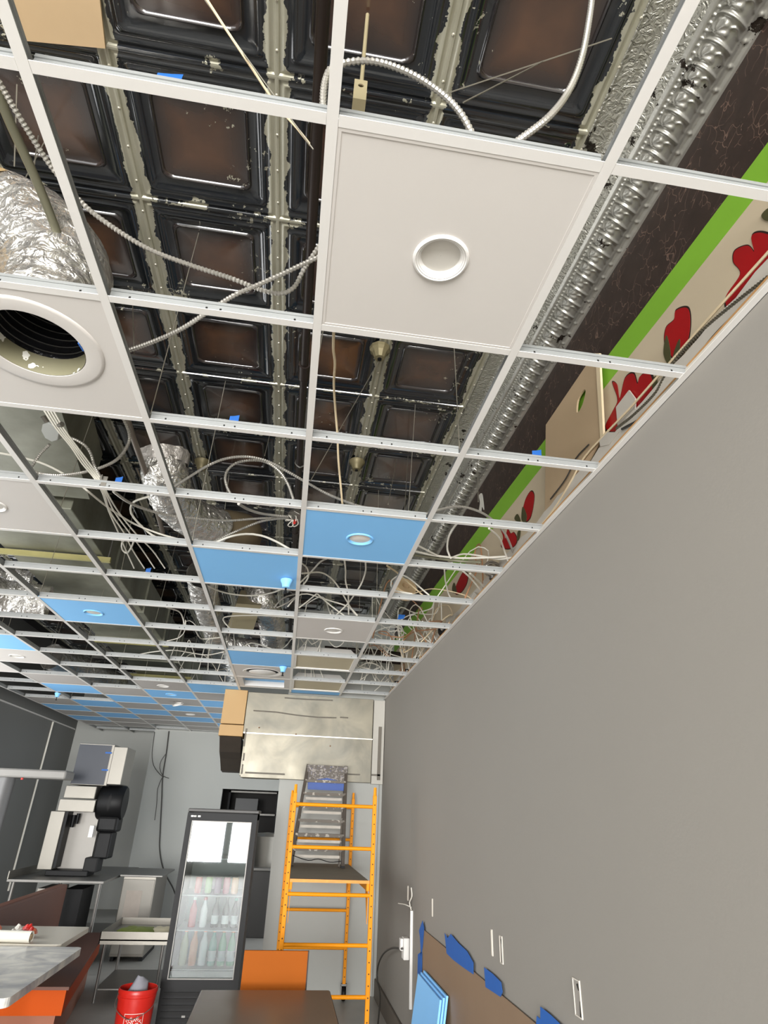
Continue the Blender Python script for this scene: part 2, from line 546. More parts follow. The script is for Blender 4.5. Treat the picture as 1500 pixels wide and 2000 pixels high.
TUL = [  # (petal outlines, leaf outlines) traced where they are painted on the wall
    ([[(1438, 490), (1462, 480), (1475, 492), (1470, 462), (1490, 455), (1520, 470), (1530, 505), (1490, 545), (1432, 605), (1420, 580), (1448, 535), (1435, 512)]], [[(1490, 420), (1510, 405), (1530, 430), (1500, 432)]]),
    ([[(1303, 640), (1318, 625), (1322, 607), (1345, 603), (1349, 640), (1340, 680), (1322, 702), (1310, 690), (1300, 668)]], [[(1298, 690), (1304, 655), (1312, 690), (1308, 712)], [(1318, 690), (1330, 662), (1328, 700), (1318, 712)]]),
    ([[(1198, 748), (1207, 752), (1212, 778), (1222, 740), (1238, 730), (1246, 750), (1252, 735), (1270, 730), (1278, 765), (1262, 792), (1235, 800), (1215, 838), (1192, 842), (1185, 830), (1200, 800), (1208, 780)]], [[(1276, 745), (1284, 735), (1286, 760), (1278, 772)]]),
    ([[(1022, 1000), (1028, 975), (1038, 960), (1044, 968), (1042, 990), (1036, 1012), (1026, 1018)]], [[(1020, 1015), (1022, 990), (1030, 1005), (1028, 1020)], [(1006, 1012), (1012, 1004), (1018, 1018), (1010, 1018)]]),
    ([[(979, 1034), (985, 1042), (988, 1052), (992, 1034), (998, 1042), (1004, 1040), (1010, 1052), (1006, 1066), (992, 1072), (980, 1066), (984, 1050)]], [[(1012, 1040), (1018, 1036), (1016, 1052), (1012, 1056)]]),
    ([[(890, 1150), (898, 1130), (906, 1118), (914, 1122), (912, 1140), (902, 1156), (892, 1160)]], [[(884, 1148), (888, 1138), (893, 1156), (886, 1158)]]),
]
for pet, lv in TUL:
    for a in pet:
        painted('tulip_outline', a, M_outline, .0030, WO, .07)
        painted('painted_tulip', a, M_tulip, .0042, WO)
    for a in lv:
        painted('painted_leaf', a, M_leaf, .0050, WO)
painted('peeled_patch', [(936, 968), (942, 964), (945, 980), (946, 996), (942, 990), (940, 1002), (936, 998), (938, 982)], M_wire, .003, WO)

# ------------------------------------------------------------------ tin ceiling
CE = struct(MB().box(XL, XO + .12, Y0, 12.9, ZT + .06, ZT + .12).build('ceiling', M_black))


def rrect(h, r, k=3):
    out = []
    for cx, cy, a0 in ((h - r, h - r, 0), (-h + r, h - r, 90), (-h + r, -h + r, 180), (h - r, -h + r, 270)):
        for i in range(k + 1):
            a = math.radians(a0 + 90 * i / k); out.append((cx + r * math.cos(a), cy + r * math.sin(a)))
    return out


PROF = [(0, -.010, .0005), (.007, -.009, .001), (.011, .0, .002), (.020, -.001, .004), (.024, -.007, .006), (.030, -.008, .008), (.036, -.001, .010),
        (.052, 0, .015), (.057, -.007, .02), (.064, -.007, .022), (.070, .0, .024), (.095, .006, .03), (.113, .007, .032),
        (.117, -.001, .034), (.121, -.004, .035), (.126, -.001, .036), (.130, .008, .036), (.15, .010, .03), (.305 - .002, .010, .001)]
q = MB(); rings = []
for d, z, r in PROF:
    h = .305 - d
    pts = rrect(h, min(r, h * .9)); o_ = len(q.v); q.v += [(a, b, z) for a, b in pts]; rings.append(o_)
nr = 16
for i in range(len(rings) - 1):
    for kx in range(nr):
        q.f.append((rings[i] + kx, rings[i] + (kx + 1) % nr, rings[i + 1] + (kx + 1) % nr, rings[i + 1] + kx)); q.mi.append(0)
q.f.append(tuple(rings[-1] + kx for kx in range(nr))); q.mi.append(0)
ME_tin = q.mesh('tin_panel', M_tin, True)
try: ME_tin.set_sharp_from_angle(angle=math.radians(50))
except Exception: pass
# make the panel normals face the room below
TX0, TY0 = -.247, .562
col_n = 0
for i in range(-6, 2):
    for j in range(-14, 18):
        cx = TX0 + (i + .5) * U; cy = TY0 + (j + .5) * U
        if cx < XL - .2: continue
        inst(ME_tin, 'tin_panel', CE, (cx, cy, ZT)); col_n += 1
# seam nails on the near seams
qn = MB()
for i in range(-1, 3):
    for kx in range(0, 34):
        y = -.9 + kx * U / 4
        qn.lathe([(.006, 0), (.0045, -.003), (.0015, -.0045)], 6, Matrix.Translation((TX0 + i * U + random.uniform(-.002, .002), y, ZT - .009)))
qn.build('seam_nail_heads', mat('nail_head_bright', S(220, 214, 196), .3, .5), CE)['kind'] = 'stuff'

# plain filler between field and cornice, and the embossed cornice itself in lengths
q = MB()
prof = [(.968, ZT - .006), (.978, ZT - .012), (.99, ZT - .004), (1.06, ZT - .006), (1.085, 4.118), (1.118, 4.088), (1.142, 4.066)]
for i in range(len(prof) - 1):
    (xa, za), (xb, zb) = prof[i], prof[i + 1]
    q.add([(xa, -7.4, za), (xb, -7.4, zb), (xb, YB, zb), (xa, YB, za)], [(0, 1, 2, 3)])
q.build('tin_filler_strip', M_hammer, CE, True)

LSEG = .6; NU, NV = 288, 48
cp = [(1.142, 4.066), (1.156, 4.052), (1.166, 4.056), (1.174, 4.050)]
arc_c = Vector((1.232, 4.032)); pts2 = []
for kx in range(NV + 1):
    t = kx / NV
    if t < .2:
        a = t / .2 * 3; i0 = min(2, int(a)); f = a - i0
        pts2.append((cp[i0][0] + (cp[i0 + 1][0] - cp[i0][0]) * f, cp[i0][1] + (cp[i0 + 1][1] - cp[i0][1]) * f))
    elif t < .82:
        s_ = (t - .2) / .62; an = math.radians(165 + 125 * s_)
        pts2.append((arc_c.x + .058 * math.cos(an) * 1.02, arc_c.y + .052 * math.sin(an)))
    else:
        s_ = (t - .82) / .18
        pts2.append((1.252 + .048 * s_, 3.983 - .010 * s_ + (.004 if .3 < s_ < .7 else 0)))
vs = []; fs = []
for a in range(NU + 1):
    y = LSEG * a / NU
    for b_ in range(NV + 1):
        t = b_ / NV; x, z = pts2[b_]; dsp = 0
        per = .075
        if .2 <= t < .82:
            s_ = (t - .2) / .62
            ph = ((y + .030 * math.sin(s_ * 3.0)) / per) % 1
            rib = math.exp(-((ph - .14) / .06) ** 2)
            lx, ly = (ph - .86) * per, (s_ - .30) * .115          # fan shell between the ribs
            ra, an_ = math.hypot(lx, ly), math.atan2(ly, -lx)
            leaf = max(0, min(1, (.046 - ra) / .010)) * (.35 + .65 * (.5 + .5 * math.cos(an_ * 8.5))) if .24 < ph < .93 else 0
            curl = math.exp(-((ph - .50 - .10 * math.sin(s_ * 14)) / .05) ** 2) * (1 if s_ > .62 else 0)
            dsp = (.011 * rib + .0085 * max(leaf, curl * .8)) * (math.sin(math.pi * min(1, max(0, s_))) ** .35)
            nx, nz_ = x - arc_c.x, z - arc_c.y; l = math.hypot(nx, nz_)
            x += nx / l * dsp; z += nz_ / l * dsp
        elif .1 < t < .2:
            z -= .006 * max(0, math.cos(2 * math.pi * y / .0222)) * math.sin(math.pi * (t - .1) / .1)
        elif t > .86:
            pp = (y / per) % 1 - .5
            z -= .008 * math.exp(-(pp / .09) ** 2 - ((t - .91) / .022) ** 2)
        vs.append((x, y, z))
for a in range(NU):
    for b_ in range(NV):
        i0 = a * (NV + 1) + b_; fs.append((i0, i0 + 1, i0 + NV + 2, i0 + NV + 1))
q = MB(); q.add(vs, fs); ME_corn = q.mesh('cornice_length', M_cornice, True)
for kx in range(-4, 20):
    if kx * LSEG + LSEG < YB: inst(ME_corn, 'cornice_length', CE, (0, kx * LSEG, 0))
# plywood patch screwed over the tin, upper left of the photo
pa = [P(u, v, z=ZT - .02) for u, v in ((30, 75), (207, 92), (190, -60), (10, -80))]
MB().prism([[(p.x, p.y) for p in pa]], lambda a, b, d: Vector((a, b, ZT - .03 + d)), .012).build('plywood_patch', M_ply, CE)

# ------------------------------------------------------------------ suspended grid
GR = thing('ceiling_grid', 'white suspended ceiling grid of long main runners and short cross tees', 'ceiling grid', (0, 0, G))
Y_END = 6.94


def tee_mesh(L, name):
    q = MB(); q.cur = 0; q.box(-.0125, .0125, 0, L, 0, .0015)
    q.cur = 1; q.box(-.0015, .0015, 0, L, .0015, .030); q.box(-.0045, .0045, 0, L, .030, .040)
    q.cur = 2
    for f in (.055, .5 * L - .02, .5 * L + .02, L - .055):
        q.box(-.0019, .0019, f - .003, f + .003, .012, .019)
    return q.mesh(name, [M_white, M_grey_steel, M_hole])


for i in range(-7, 2):
    x = i * U
    spans = [(Y0 + .05, Y_END)] if i >= -1 else [(Y0 + .05, 12.7 if x < -2.55 else YB - .01)]
    if i == -1: spans.append((7.3, YB - .01))
    if x < XL: spans = []
    for a, b in spans:
        inst(tee_mesh(b - a, 'main_runner'), 'main_runner', GR, (x, a, 0))
ME_ct = tee_mesh(U - .026, 'cross_tee')
ME_cr = tee_mesh(XR - U - .014, 'cross_tee')
HR = -math.pi / 2


def xtee(i, j):
    me = ME_ct if i < 1 else ME_cr
    return inst(me, 'cross_tee', GR, (i * U + .013, j * U, .0003), (0, 0, HR))


for i in range(-7, 2):
    for j in range(-12, 21):
        y = j * U
        if i >= -1 and y > Y_END: continue
        if y > YB - .1 and i > -5: continue
        if i == -7: continue
        xtee(i, j)
# perimeter wall angles
q = MB().box(XR - .024, XR - .001, Y0 + .02, 7.03, -.002, .0005).box(XR - .0025, XR - .001, Y0 + .02, 7.03, -.002, .024)
q.build('wall_angle', M_white, GR)
q = MB().box(XL + .001, XL + .024, Y0 + .02, 12.75, -.002, .0005).box(XL + .001, XL + .0025, Y0 + .02, 12.75, 0, .024)
q.build('wall_angle', M_white, GR)
q = MB().box(-2.49, -.8, YB - .024, YB - .001, -.002, .0005)
q.build('wall_angle', M_white, GR)

# ------------------------------------------------------------------ ceiling tiles
BAY = {1: 'first', 0: 'second', -1: 'third', -2: 'fourth', -3: 'fifth', -4: 'sixth', -5: 'seventh', -6: 'eighth', -7: 'ninth'}


def plain_tile(i, j, m, label, cat='ceiling tile', group=None, holes=()):
    cx, cy = (i + .5) * U, (j + .5) * U
    q = MB(); polys = [rect(-.3, .3, -.3, .3)] + [list(h)[::-1] for h in holes]
    q.prism(polys, lambda a, b, d: Vector((a, b, d)), .012)
    t = thing('ceiling_tile', label, cat, (cx, cy, G + .0022), 0, group)
    q.build('panel', m, t)
    return t


def tile_lbl(colour, i, j, extra=''):
    return f'{colour} ceiling tile{extra} in {BAY[i]} bay from right wall, {ORD[j + 1]} row back'


def downlight(t, ring_m, lens_m, label_ring=None, r=.072, loc=(0, 0, 0), tilt=(0, 0, 0)):
    q = MB().lathe([(r * .70, .014), (r * .74, .004), (r * .80, -.001), (r * .82, -.0005), (r * .86, -.004), (r * .90, -.0035), (r * .93, -.006), (r * 1.0, -.004), (r * 1.02, .0), (r * 1.02, .004)], 40)
    a = q.build('light_trim', ring_m, t, True, loc)
    b = MB().lathe([(r * .71, .012), (r * .4, .011), (.0005, .0108)] if t.location.y < 1 else [(r * .76, .003), (r * .4, -.001), (.0005, -.002)], 40).build('light_lens', lens_m, t, True, loc)
    a.rotation_euler = tilt; b.rotation_euler = tilt
    return a, b


def cell_hole(r): return circ(0, 0, r, 40)


t = plain_tile(0, 0, M_tile, 'large white tile with round white downlight nearest the camera', holes=[cell_hole(.066)])
downlight(t, M_white, M_lens)
# raised rim that frames the near white tile
q = MB().prism([rect(-.292, .292, -.292, .292), rect(-.284, .284, -.284, .284)[::-1]], lambda a, b, d: Vector((a, b, -.0012 + d)), .0012)
q.build('tile_rim', M_tile, t)
t = plain_tile(-3, 3, M_tile, 'white tile with downlight at left edge of photo beside galvanised duct', holes=[cell_hole(.066)])
downlight(t, M_white, M_lens)
t = plain_tile(0, 3, M_blue, 'bright blue tile with white-lensed downlight right of the middle runner', holes=[cell_hole(.066)])
downlight(t, M_blue, mat('white_lens', S(232, 228, 220), .4))
t = plain_tile(-1, 4, M_blue, 'bright blue tile with a blue cup-shaped sprinkler cover near its corner')
t = plain_tile(0, 6, M_tile, 'white tile with white downlight, two rows in front of troffers', holes=[cell_hole(.066)])
downlight(t, M_white, M_lens)
t = plain_tile(-3, 6, M_blue, 'blue tile with blue-trimmed downlight below the galvanised duct', holes=[cell_hole(.066)])
downlight(t, M_blue, M_lens)
t = plain_tile(-5, 8, M_blue, 'plain blue tile at left edge of photo, just before a white downlight tile')
t = plain_tile(-5, 9, M_tile, 'white tile with downlight behind the plain blue tile at left edge', holes=[cell_hole(.066)])
downlight(t, M_white, M_lens)
plain_tile(-6, 10, M_tile, tile_lbl('white', -6, 10))
t = plain_tile(-1, 8, M_blue, 'blue tile before the round-slot diffuser tile in front of the hood')
# round ceiling diffuser tile and recessed box with a blue top before the hood
t = plain_tile(-1, 9, M_tile, 'white diffuser tile with dark crescent slot in front of the hood', holes=[cell_hole(.17)])
MB().lathe([(.172, .0), (.20, -.006), (.205, -.002), (.172, .003)], 40).build('diffuser_rim', M_white, t, True)
MB().lathe([(.168, .05), (.165, .02), (.05, .06), (.001, .062)], 40).build('diffuser_throat', M_dark, t, True)
MB().lathe([(.001, -.016), (.125, -.010), (.14, -.002), (.001, .004)], 40).build('diffuser_plate', M_white, t, True)
t = plain_tile(-1, 10, M_tile, 'white framed recessed tile with blue centre beside the hood', holes=[rect(-.235, .235, -.235, .235)])
q = MB()
for a0, a1, b0, b1 in ((-.235, .235, -.235, -.23), (-.235, .235, .23, .235), (-.235, -.23, -.235, .235), (.23, .235, -.235, .235)): q.box(a0, a1, b0, b1, 0, .06)
q.build('recess_side', M_tile, t); MB().box(-.235, .235, -.235, .235, .06, .066).build('recess_top', M_blue, t)
t = thing('ceiling_tile', 'cut strip of blue tile between the rear troffer and the hood', 'ceiling tile', (.305, 6.83, G + .0022))
MB().box(-.3, .3, -.105, .105, 0, .012).build('panel', M_blue, t)

BL, WH = M_blue, mat('grey_white_tile', S(180, 175, 170), .6, var=.04, vscale=2)
FAR = {(-2, 11): 'b', (-2, 12): 'w', (-2, 13): 'b', (-2, 14): 'w', (-2, 15): 'b', (-2, 16): 'w', (-2, 17): 'b', (-2, 18): 'w',
       (-3, 11): 'wl', (-3, 12): 'bl', (-3, 13): 'wt', (-3, 14): 'b', (-3, 15): 'wl', (-3, 16): 'b', (-3, 17): 'w', (-3, 18): 'w',
       (-4, 12): 'w', (-4, 13): 'b', (-4, 14): 'w', (-4, 15): 'b', (-4, 16): 'w', (-4, 17): 'w',
       (-5, 11): 'w', (-5, 12): 'b', (-5, 14): 'b', (-5, 15): 'w', (-5, 16): 'b', (-5, 17): 'w',
       (-6, 14): 'w', (-6, 15): 'b', (-6, 16): 'w', (-6, 17): 'b', (-6, 18): 'w', (-5, 18): 'w', (-6, 13): None}
for (i, j), c in FAR.items():
    if not c: continue
    col = 'blue' if c[0] == 'b' else 'white'
    ext = ' with downlight' if c[1:] == 'l' else (' with dangling downlight' if c[1:] == 't' else '')
    t = plain_tile(i, j, BL if c[0] == 'b' else WH, tile_lbl(col, i, j, ext), holes=[cell_hole(.066)] if len(c) > 1 else ())
    if c[1:] == 'l': downlight(t, BL if c[0] == 'b' else M_white, M_lens)
    if c[1:] == 't': downlight(t, M_white, M_lens, loc=(.0, 0, -.035), tilt=(math.radians(20), math.radians(-14), 0))

# the tile with the big round duct hole
HX, HY, HRd = -.885 - (-1.5 * U), .86 - 1.5 * U, .152
t = plain_tile(-2, 1, M_tile, 'white tile with a big round duct opening at left', holes=[circ(HX, HY, HRd, 48)])
MB().lathe([(HRd, .012), (HRd, -.002), (HRd + .045, -.0045), (HRd + .055, -.003), (HRd + .058, .0)], 48).build('flange_ring', M_tile, t, True, (HX, HY, 0))
n = N('olive_collar_primer')
fl = n.math('GREATER_THAN', n.noise(16, detail=3), .62)
n.set(Base_Color=n.mix(fl, S(120, 116, 92), S(222, 220, 212)), Roughness=.6)
q = MB().lathe([(HRd + .001, 0), (HRd + .003, .07), (HRd - .004, .07), (HRd - .002, 0)], 48); q.build('duct_collar', n.m, t, True, (HX, HY, 0))
for an in (-8, 172):
    a = math.radians(an)
    MB().box(-.002, .002, -.018, .018, -.004, .035, Matrix.Rotation(a, 4, 'Z')).build('blue_tape_tab', M_tape, t, False, (HX + (HRd - .003) * math.cos(a), HY + (HRd - .003) * math.sin(a), 0))

# sprinkler cup covers under the tiles
def sprinkler(u, v, label, stem=True, s=1.0):
    p = P(u, v, z=G - .03)
    t = thing('sprinkler_cover', label, 'sprinkler', (p.x, p.y, G - .001))
    MB().lathe([(.001, 0), (.037 * s, 0), (.038 * s, -.008), (.027 * s, -.03), (.023 * s, -.052), (.001, -.054)], 24).build('cup', M_blue, t, True)
    if stem:
        q = MB().cyl((0, 0, -.05), (0, 0, -.085), .006, .005, 8).cyl((0, 0, -.085), (0, 0, -.092), .012, .012, 10); q.build('nozzle', M_dark, t)
    return t


sprinkler(559, 1141, 'blue cup sprinkler cover hanging below the near blue tile')
sprinkler(553, 1308, 'blue cup sprinkler cover hanging in front of the hood')
sprinkler(112, 1358, 'blue cup sprinkler cover hanging below the far left blue tile')

# two lay-in troffers
def troffer(j, label):
    t = thing('troffer_light', label, 'light', (.305, (j + .5) * U, G + .002))
    MB().prism([rect(-.3, .3, -.3, .3), rect(-.27, .27, -.27, .27)[::-1]], lambda a, b, d: Vector((a, b, d)), .012).build('door_frame', M_white, t)
    MB().box(-.272, .272, -.272, .272, .008, .011).build('lens', mat('yellowed_lens', S(196, 184, 154), .5, var=.06, vscale=5), t)
    q = MB(); b0, b1 = .298, .235
    q.add([(-b0, -b0, .014), (b0, -b0, .014), (b0, b0, .014), (-b0, b0, .014), (-b1, -b1, .095), (b1, -b1, .095), (b1, b1, .095), (-b1, b1, .095)],
          [(0, 1, 5, 4), (1, 2, 6, 5), (2, 3, 7, 6), (3, 0, 4, 7), (4, 5, 6, 7), (0, 3, 2, 1)])
    q.build('housing', M_white, t)


troffer(8, 'square troffer light with yellowed lens, nearer of the two')
troffer(10, 'square troffer light with yellowed lens, right in front of the hood')

# tape tabs sticking up on cross tees
for u, v, w_, lb in ((325, 152, .05, 'torn blue tape scrap on the front cross tee at upper left'), (456, 822, .035, 'blue tape tab on the cross tee under the bare tin panels'),
                 (232, 942, .03, 'blue tape tab on the cross tee beside the open foil duct'), (290, 1117, .03, 'blue tape tab on the cross tee below the galvanised duct'),
                 (1046, 890, .04, 'blue tape tab on the cross tee in front of the green stripe')):
    p = P(u, v + 4, z=G + .042); jr = round(p.y / U) * U
    q = MB().prism([[(-w_ / 2, -.025), (w_ / 2, -.025), (w_ * .55, .034), (w_ * .1, .028), (-w_ * .45, .024)]], lambda a, b, d: Vector((a, d, b)), .001)
    o = q.build('tape_tab', M_tape, None, False, (p.x, jr + .006, G + .042)); tag(o, lb, 'tape')


# ================================================================== things above the grid
def cable(pts, r, label, m=M_armor, ribbed=False, cat='cable', name='cable', group=None, step=.03, n=7):
    """pts: (u, v, height) seen points along the run"""
    w = [P(p[0], p[1], z=p[2]) if len(p) == 3 else Vector(p[3]) for p in pts]
    return cable3(w, r, label, m, ribbed, cat, name, group, step, n)


def anchor(pts):
    for p_ in (pts[0], pts[-1]):
        p_.y = round(p_.y / U) * U; p_.z = G + .043
    return pts


def cable3(w, r, label, m=M_armor, ribbed=False, cat='cable', name='cable', group=None, step=.03, n=7):
    if ribbed:
        c = spline(w, .0055); rs = [r * (1.05 if i % 2 == 0 else .72) for i in range(len(c))]
        o = MB().tube(c, rs, 8).build(name, m)
    else:
        c = spline(w, step); o = MB().tube(c, r, n).build(name, m, None, True)
    return tag(o, label, cat, group)


AC = 'armoured_cable'
cable([(634, 235, 3.05), (631, 195, 3.12), (636, 155, 3.2), (652, 130, 3.25), (700, 119, 3.28), (750, 124, 3.27), (810, 148, 3.22), (865, 185, 3.16), (900, 222, 3.1), (924, 265, 3.045)],
      .0082, 'armoured steel cable arching over the front edge of the white downlight tile', ribbed=True, name=AC)
cable([(1160, -40, 3.75), (1152, 30, 3.6), (1137, 110, 3.42), (1112, 175, 3.28), (1072, 228, 3.14), (1008, 278, 3.04)], .0085,
      'armoured steel cable dropping behind the white downlight tile from above right', ribbed=True, name=AC)
cable([(-30, 110, 3.35), (5, 172, 3.34), (45, 240, 3.33), (100, 325, 3.32), (160, 396, 3.30), (215, 440, 3.27), (290, 486, 3.24), (370, 517, 3.21), (450, 543, 3.2), (510, 566, 3.2), (548, 573, 3.2), (575, 560, 3.22), (594, 525, 3.26), (625, 478, 3.3)],
      .0082, 'long armoured cable looping across the bare tin bay at upper left', ribbed=True, name=AC)
cable([(640, 494, 3.24), (600, 512, 3.22), (545, 538, 3.19), (495, 560, 3.16), (455, 578, 3.13), (405, 610, 3.11), (355, 642, 3.1), (300, 667, 3.1), (235, 690, 3.1)],
      .0080, 'armoured cable running diagonally behind the round-hole tile', ribbed=True, name=AC)
cable([(97, 868, 3.32), (80, 885, 3.29), (66, 905, 3.25), (54, 925, 3.22), (64, 930, 3.2)], .0082, 'short armoured cable from the octagon box to the left runner', ribbed=True, name=AC)
cable([(55, 915, 3.2), (80, 925, 3.19), (120, 928, 3.18), (165, 922, 3.18), (200, 912, 3.19), (230, 896, 3.21), (250, 868, 3.24), (252, 845, 3.27), (240, 815, 3.3), (232, 800, 3.33)],
      .0082, 'armoured cable hanging in a wide loop beside the octagon box', ribbed=True, name=AC)
cable([(128, 852, 3.32), (150, 860, 3.3), (168, 872, 3.27), (178, 888, 3.24), (184, 908, 3.2), (198, 935, 3.12), (206, 946, 3.05)], .0075,
      'armoured cable from the octagon box down to the tee clip', ribbed=True, name=AC)
cable([(222, 960, 3.08), (250, 980, 3.12), (285, 995, 3.15), (330, 1006, 3.18), (380, 1012, 3.2), (440, 1017, 3.22), (500, 1013, 3.24), (564, 1010, 3.25)], .0075,
      'armoured cable crossing in front of the foil duct to the red-capped box', ribbed=True, name=AC)
cable([(340, 950, 3.22), (372, 930, 3.24), (405, 910, 3.26), (440, 896, 3.3), (480, 892, 3.32), (520, 900, 3.33), (560, 920, 3.3), (600, 943, 3.26), (640, 965, 3.2), (690, 985, 3.1), (720, 993, 3.06)], .0075,
      'armoured cable running from open foil duct across the middle runner', ribbed=True, name=AC)
cable([(452, 968, 3.12), (443, 950, 3.18), (440, 932, 3.24), (447, 915, 3.3), (465, 903, 3.33), (495, 899, 3.34), (520, 903, 3.33), (545, 920, 3.28), (562, 945, 3.2), (573, 975, 3.1)], .0072,
      'armoured cable bent in a round loop above the blue cup tile', ribbed=True, name=AC)
cable([(466, 984, 3.1), (485, 995, 3.15), (510, 1003, 3.2), (540, 1007, 3.24), (564, 1009, 3.25)], .0075, 'short armoured cable entering the red-capped box from left', ribbed=True, name=AC)
cable([(410, 1062, 3.06), (440, 1047, 3.12), (470, 1034, 3.18), (505, 1020, 3.22), (535, 1014, 3.24), (564, 1012, 3.25)], .0080, 'thick armoured cable rising from the blue cup tile to the box', ribbed=True, name=AC)
cable([(420, 1060, 3.06), (450, 1048, 3.1), (480, 1043, 3.14), (510, 1046, 3.14), (540, 1058, 3.1), (568, 1074, 3.05)], .0065, 'white cable arching low over the blue cup tile', M_wire)
cable([(652, 640, 3.05), (651, 680, 3.12), (654, 710, 3.18), (652, 750, 3.24), (655, 800, 3.25), (659, 850, 3.2), (661, 900, 3.15), (666, 955, 3.07), (669, 990, 3.045)], .0048, 'white cord hanging between the near downlight tile and blue downlight tile', M_cream)
cable([(830, 1005, 3.05), (860, 995, 3.12), (893, 989, 3.18), (925, 995, 3.2), (955, 1010, 3.2), (985, 1040, 3.18), (1005, 1085, 3.14), (1020, 1122, 3.1), (1030, 1150, 3.08)], .0072, 'armoured cable arching across the right bay by the green stripe', ribbed=True, name=AC)
cable([(884, 1098, 3.1), (874, 1075, 3.16), (876, 1050, 3.2), (888, 1028, 3.22), (905, 1015, 3.2), (930, 1020, 3.16)], .006, 'white cable looped upright in the right bay behind blue downlight tile', M_wire)
cable([(955, 1032, 3.12), (975, 1050, 3.15), (985, 1075, 3.14), (992, 1095, 3.1)], .0055, 'short white cable hanging by the second painted tulip', M_wire)
cable([(815, 1065, 3.05), (850, 1083, 3.1), (880, 1098, 3.12), (915, 1125, 3.08), (945, 1160, 3.06)], .0058, 'white cable slanting down the right bay over a cross tee', M_wire)
cable([(812, 1077, 3.06), (850, 1085, 3.1), (900, 1090, 3.12), (950, 1089, 3.12), (990, 1087, 3.12)], .0065, 'white cable running level across right bay', M_wire)
cable([(808, 1084, 3.06), (850, 1090, 3.1), (900, 1096, 3.1), (940, 1098, 3.08)], .009, 'thick grey-green cable running level across the right bay', M_emt)
cable([(880, 1090, 3.1), (905, 1082, 3.16), (940, 1086, 3.16), (975, 1092, 3.12), (1005, 1088, 3.1)], .0055, 'thin white cable arched over the level cable in right bay', M_wire)
cable([(868, 1112, 3.1), (870, 1135, 3.1), (876, 1160, 3.08), (882, 1170, 3.06)], .005, 'white cable drooping before the dark red tulip', M_wire)
cable([(918, 1120, 3.1), (940, 1140, 3.1), (960, 1165, 3.06)], .007, 'thick white cable end before the clutter at the right wall', M_wire)
cable([(756, 1105, 3.05), (775, 1118, 3.12), (800, 1140, 3.14), (825, 1162, 3.08), (838, 1172, 3.05)], .0055, 'tan cable draped past the cardboard spool', M_cream)

# centre bay loops behind the blue downlight tile
for k_, (pts, m, lb) in enumerate([
    ([(586, 1098, 3.1), (600, 1110, 3.14), (602, 1128, 3.12), (592, 1142, 3.08)], M_wire, 'white cable curled beside the middle runner, left of black panel'),
    ([(584, 1140, 3.08), (605, 1120, 3.16), (625, 1098, 3.12), (640, 1090, 3.06)], M_wire, 'white cable slanting up under the blue downlight tile edge'),
    ([(590, 1120, 3.1), (625, 1118, 3.2), (645, 1128, 3.22), (660, 1145, 3.2), (675, 1170, 3.15), (690, 1195, 3.08), (698, 1203, 3.05)], M_wire, 'white cable arched wide over the open centre bay'),
    ([(673, 1095, 3.06), (675, 1115, 3.14), (675, 1135, 3.16), (680, 1160, 3.12), (681, 1200, 3.05)], M_wire, 'white cable hanging straight in the open centre bay'),
    ([(714, 1098, 3.06), (714, 1115, 3.14), (708, 1135, 3.15), (700, 1150, 3.12), (680, 1178, 3.1), (658, 1200, 3.05)], M_wire, 'white cable hanging bowed at right of the open centre bay'),
    ([(562, 1185, 3.1), (580, 1165, 3.16), (600, 1160, 3.18), (640, 1172, 3.14), (680, 1185, 3.1), (698, 1202, 3.05)], M_wire, 'white cable crossing the middle runner before the white downlight tile'),
    ([(620, 1160, 3.16), (640, 1178, 3.12), (662, 1195, 3.07), (672, 1202, 3.05)], M_wire, 'short white cable under the arched one before the white downlight tile'),
    ([(618, 1160, 3.14), (600, 1175, 3.12), (584, 1187, 3.08)], M_wire, 'short white cable end beside the middle runner'),
    ([(398, 1140, 3.08), (430, 1155, 3.12), (465, 1162, 3.14), (500, 1163, 3.14), (530, 1158, 3.12), (552, 1150, 3.08)], M_wire, 'white cable sagging behind the blue cup tile'),
    ([(536, 1187, 3.1), (545, 1175, 3.14), (560, 1165, 3.18), (582, 1160, 3.18)], M_armor, 'white cable hooked at the elbow duct top'),
    ([(540, 1187, 3.08), (560, 1178, 3.12), (578, 1165, 3.15)], M_armor, 'second white cable hooked at the elbow duct top'),
    ([(450, 1228, 3.06), (438, 1215, 3.14), (436, 1208, 3.18), (445, 1204, 3.2), (480, 1202, 3.22), (530, 1203, 3.22), (575, 1207, 3.16)], M_wire, 'white cable looped flat in front of the elbow duct'),
    ([(478, 1262, 3.06), (490, 1256, 3.1), (510, 1260, 3.1), (530, 1267, 3.06)], M_wire, 'white cable lying wavy before the hazy blue tile'),
    ([(550, 1268, 3.06), (560, 1260, 3.12), (568, 1250, 3.14), (574, 1244, 3.12)], M_wire, 'white cable hanging beside the middle runner before the hazy blue tile'),
    ([(380, 1228, 3.06), (390, 1245, 3.1), (400, 1248, 3.12), (430, 1245, 3.1)], M_wire, 'white cable sagging in the fourth bay by dark foil'),
    ([(325, 1186, 3.06), (350, 1195, 3.14), (358, 1210, 3.12), (360, 1225, 3.06)], M_wire, 'white cable bent over the tee in the fourth bay'),
    ([(262, 1280, 3.08), (300, 1273, 3.12), (340, 1270, 3.12), (372, 1275, 3.12), (405, 1279, 3.1), (438, 1273, 3.06)], M_wire, 'white cable lying across the fourth bay behind duct'),
    ([(262, 1055, 3.1), (256, 1070, 3.14), (248, 1080, 3.16), (240, 1075, 3.18), (238, 1062, 3.18), (248, 1050, 3.16), (258, 1052, 3.1)], M_wire, 'white cable curled into a small ring beside the duct'),
]):
    cable(pts, .0055, lb, m)

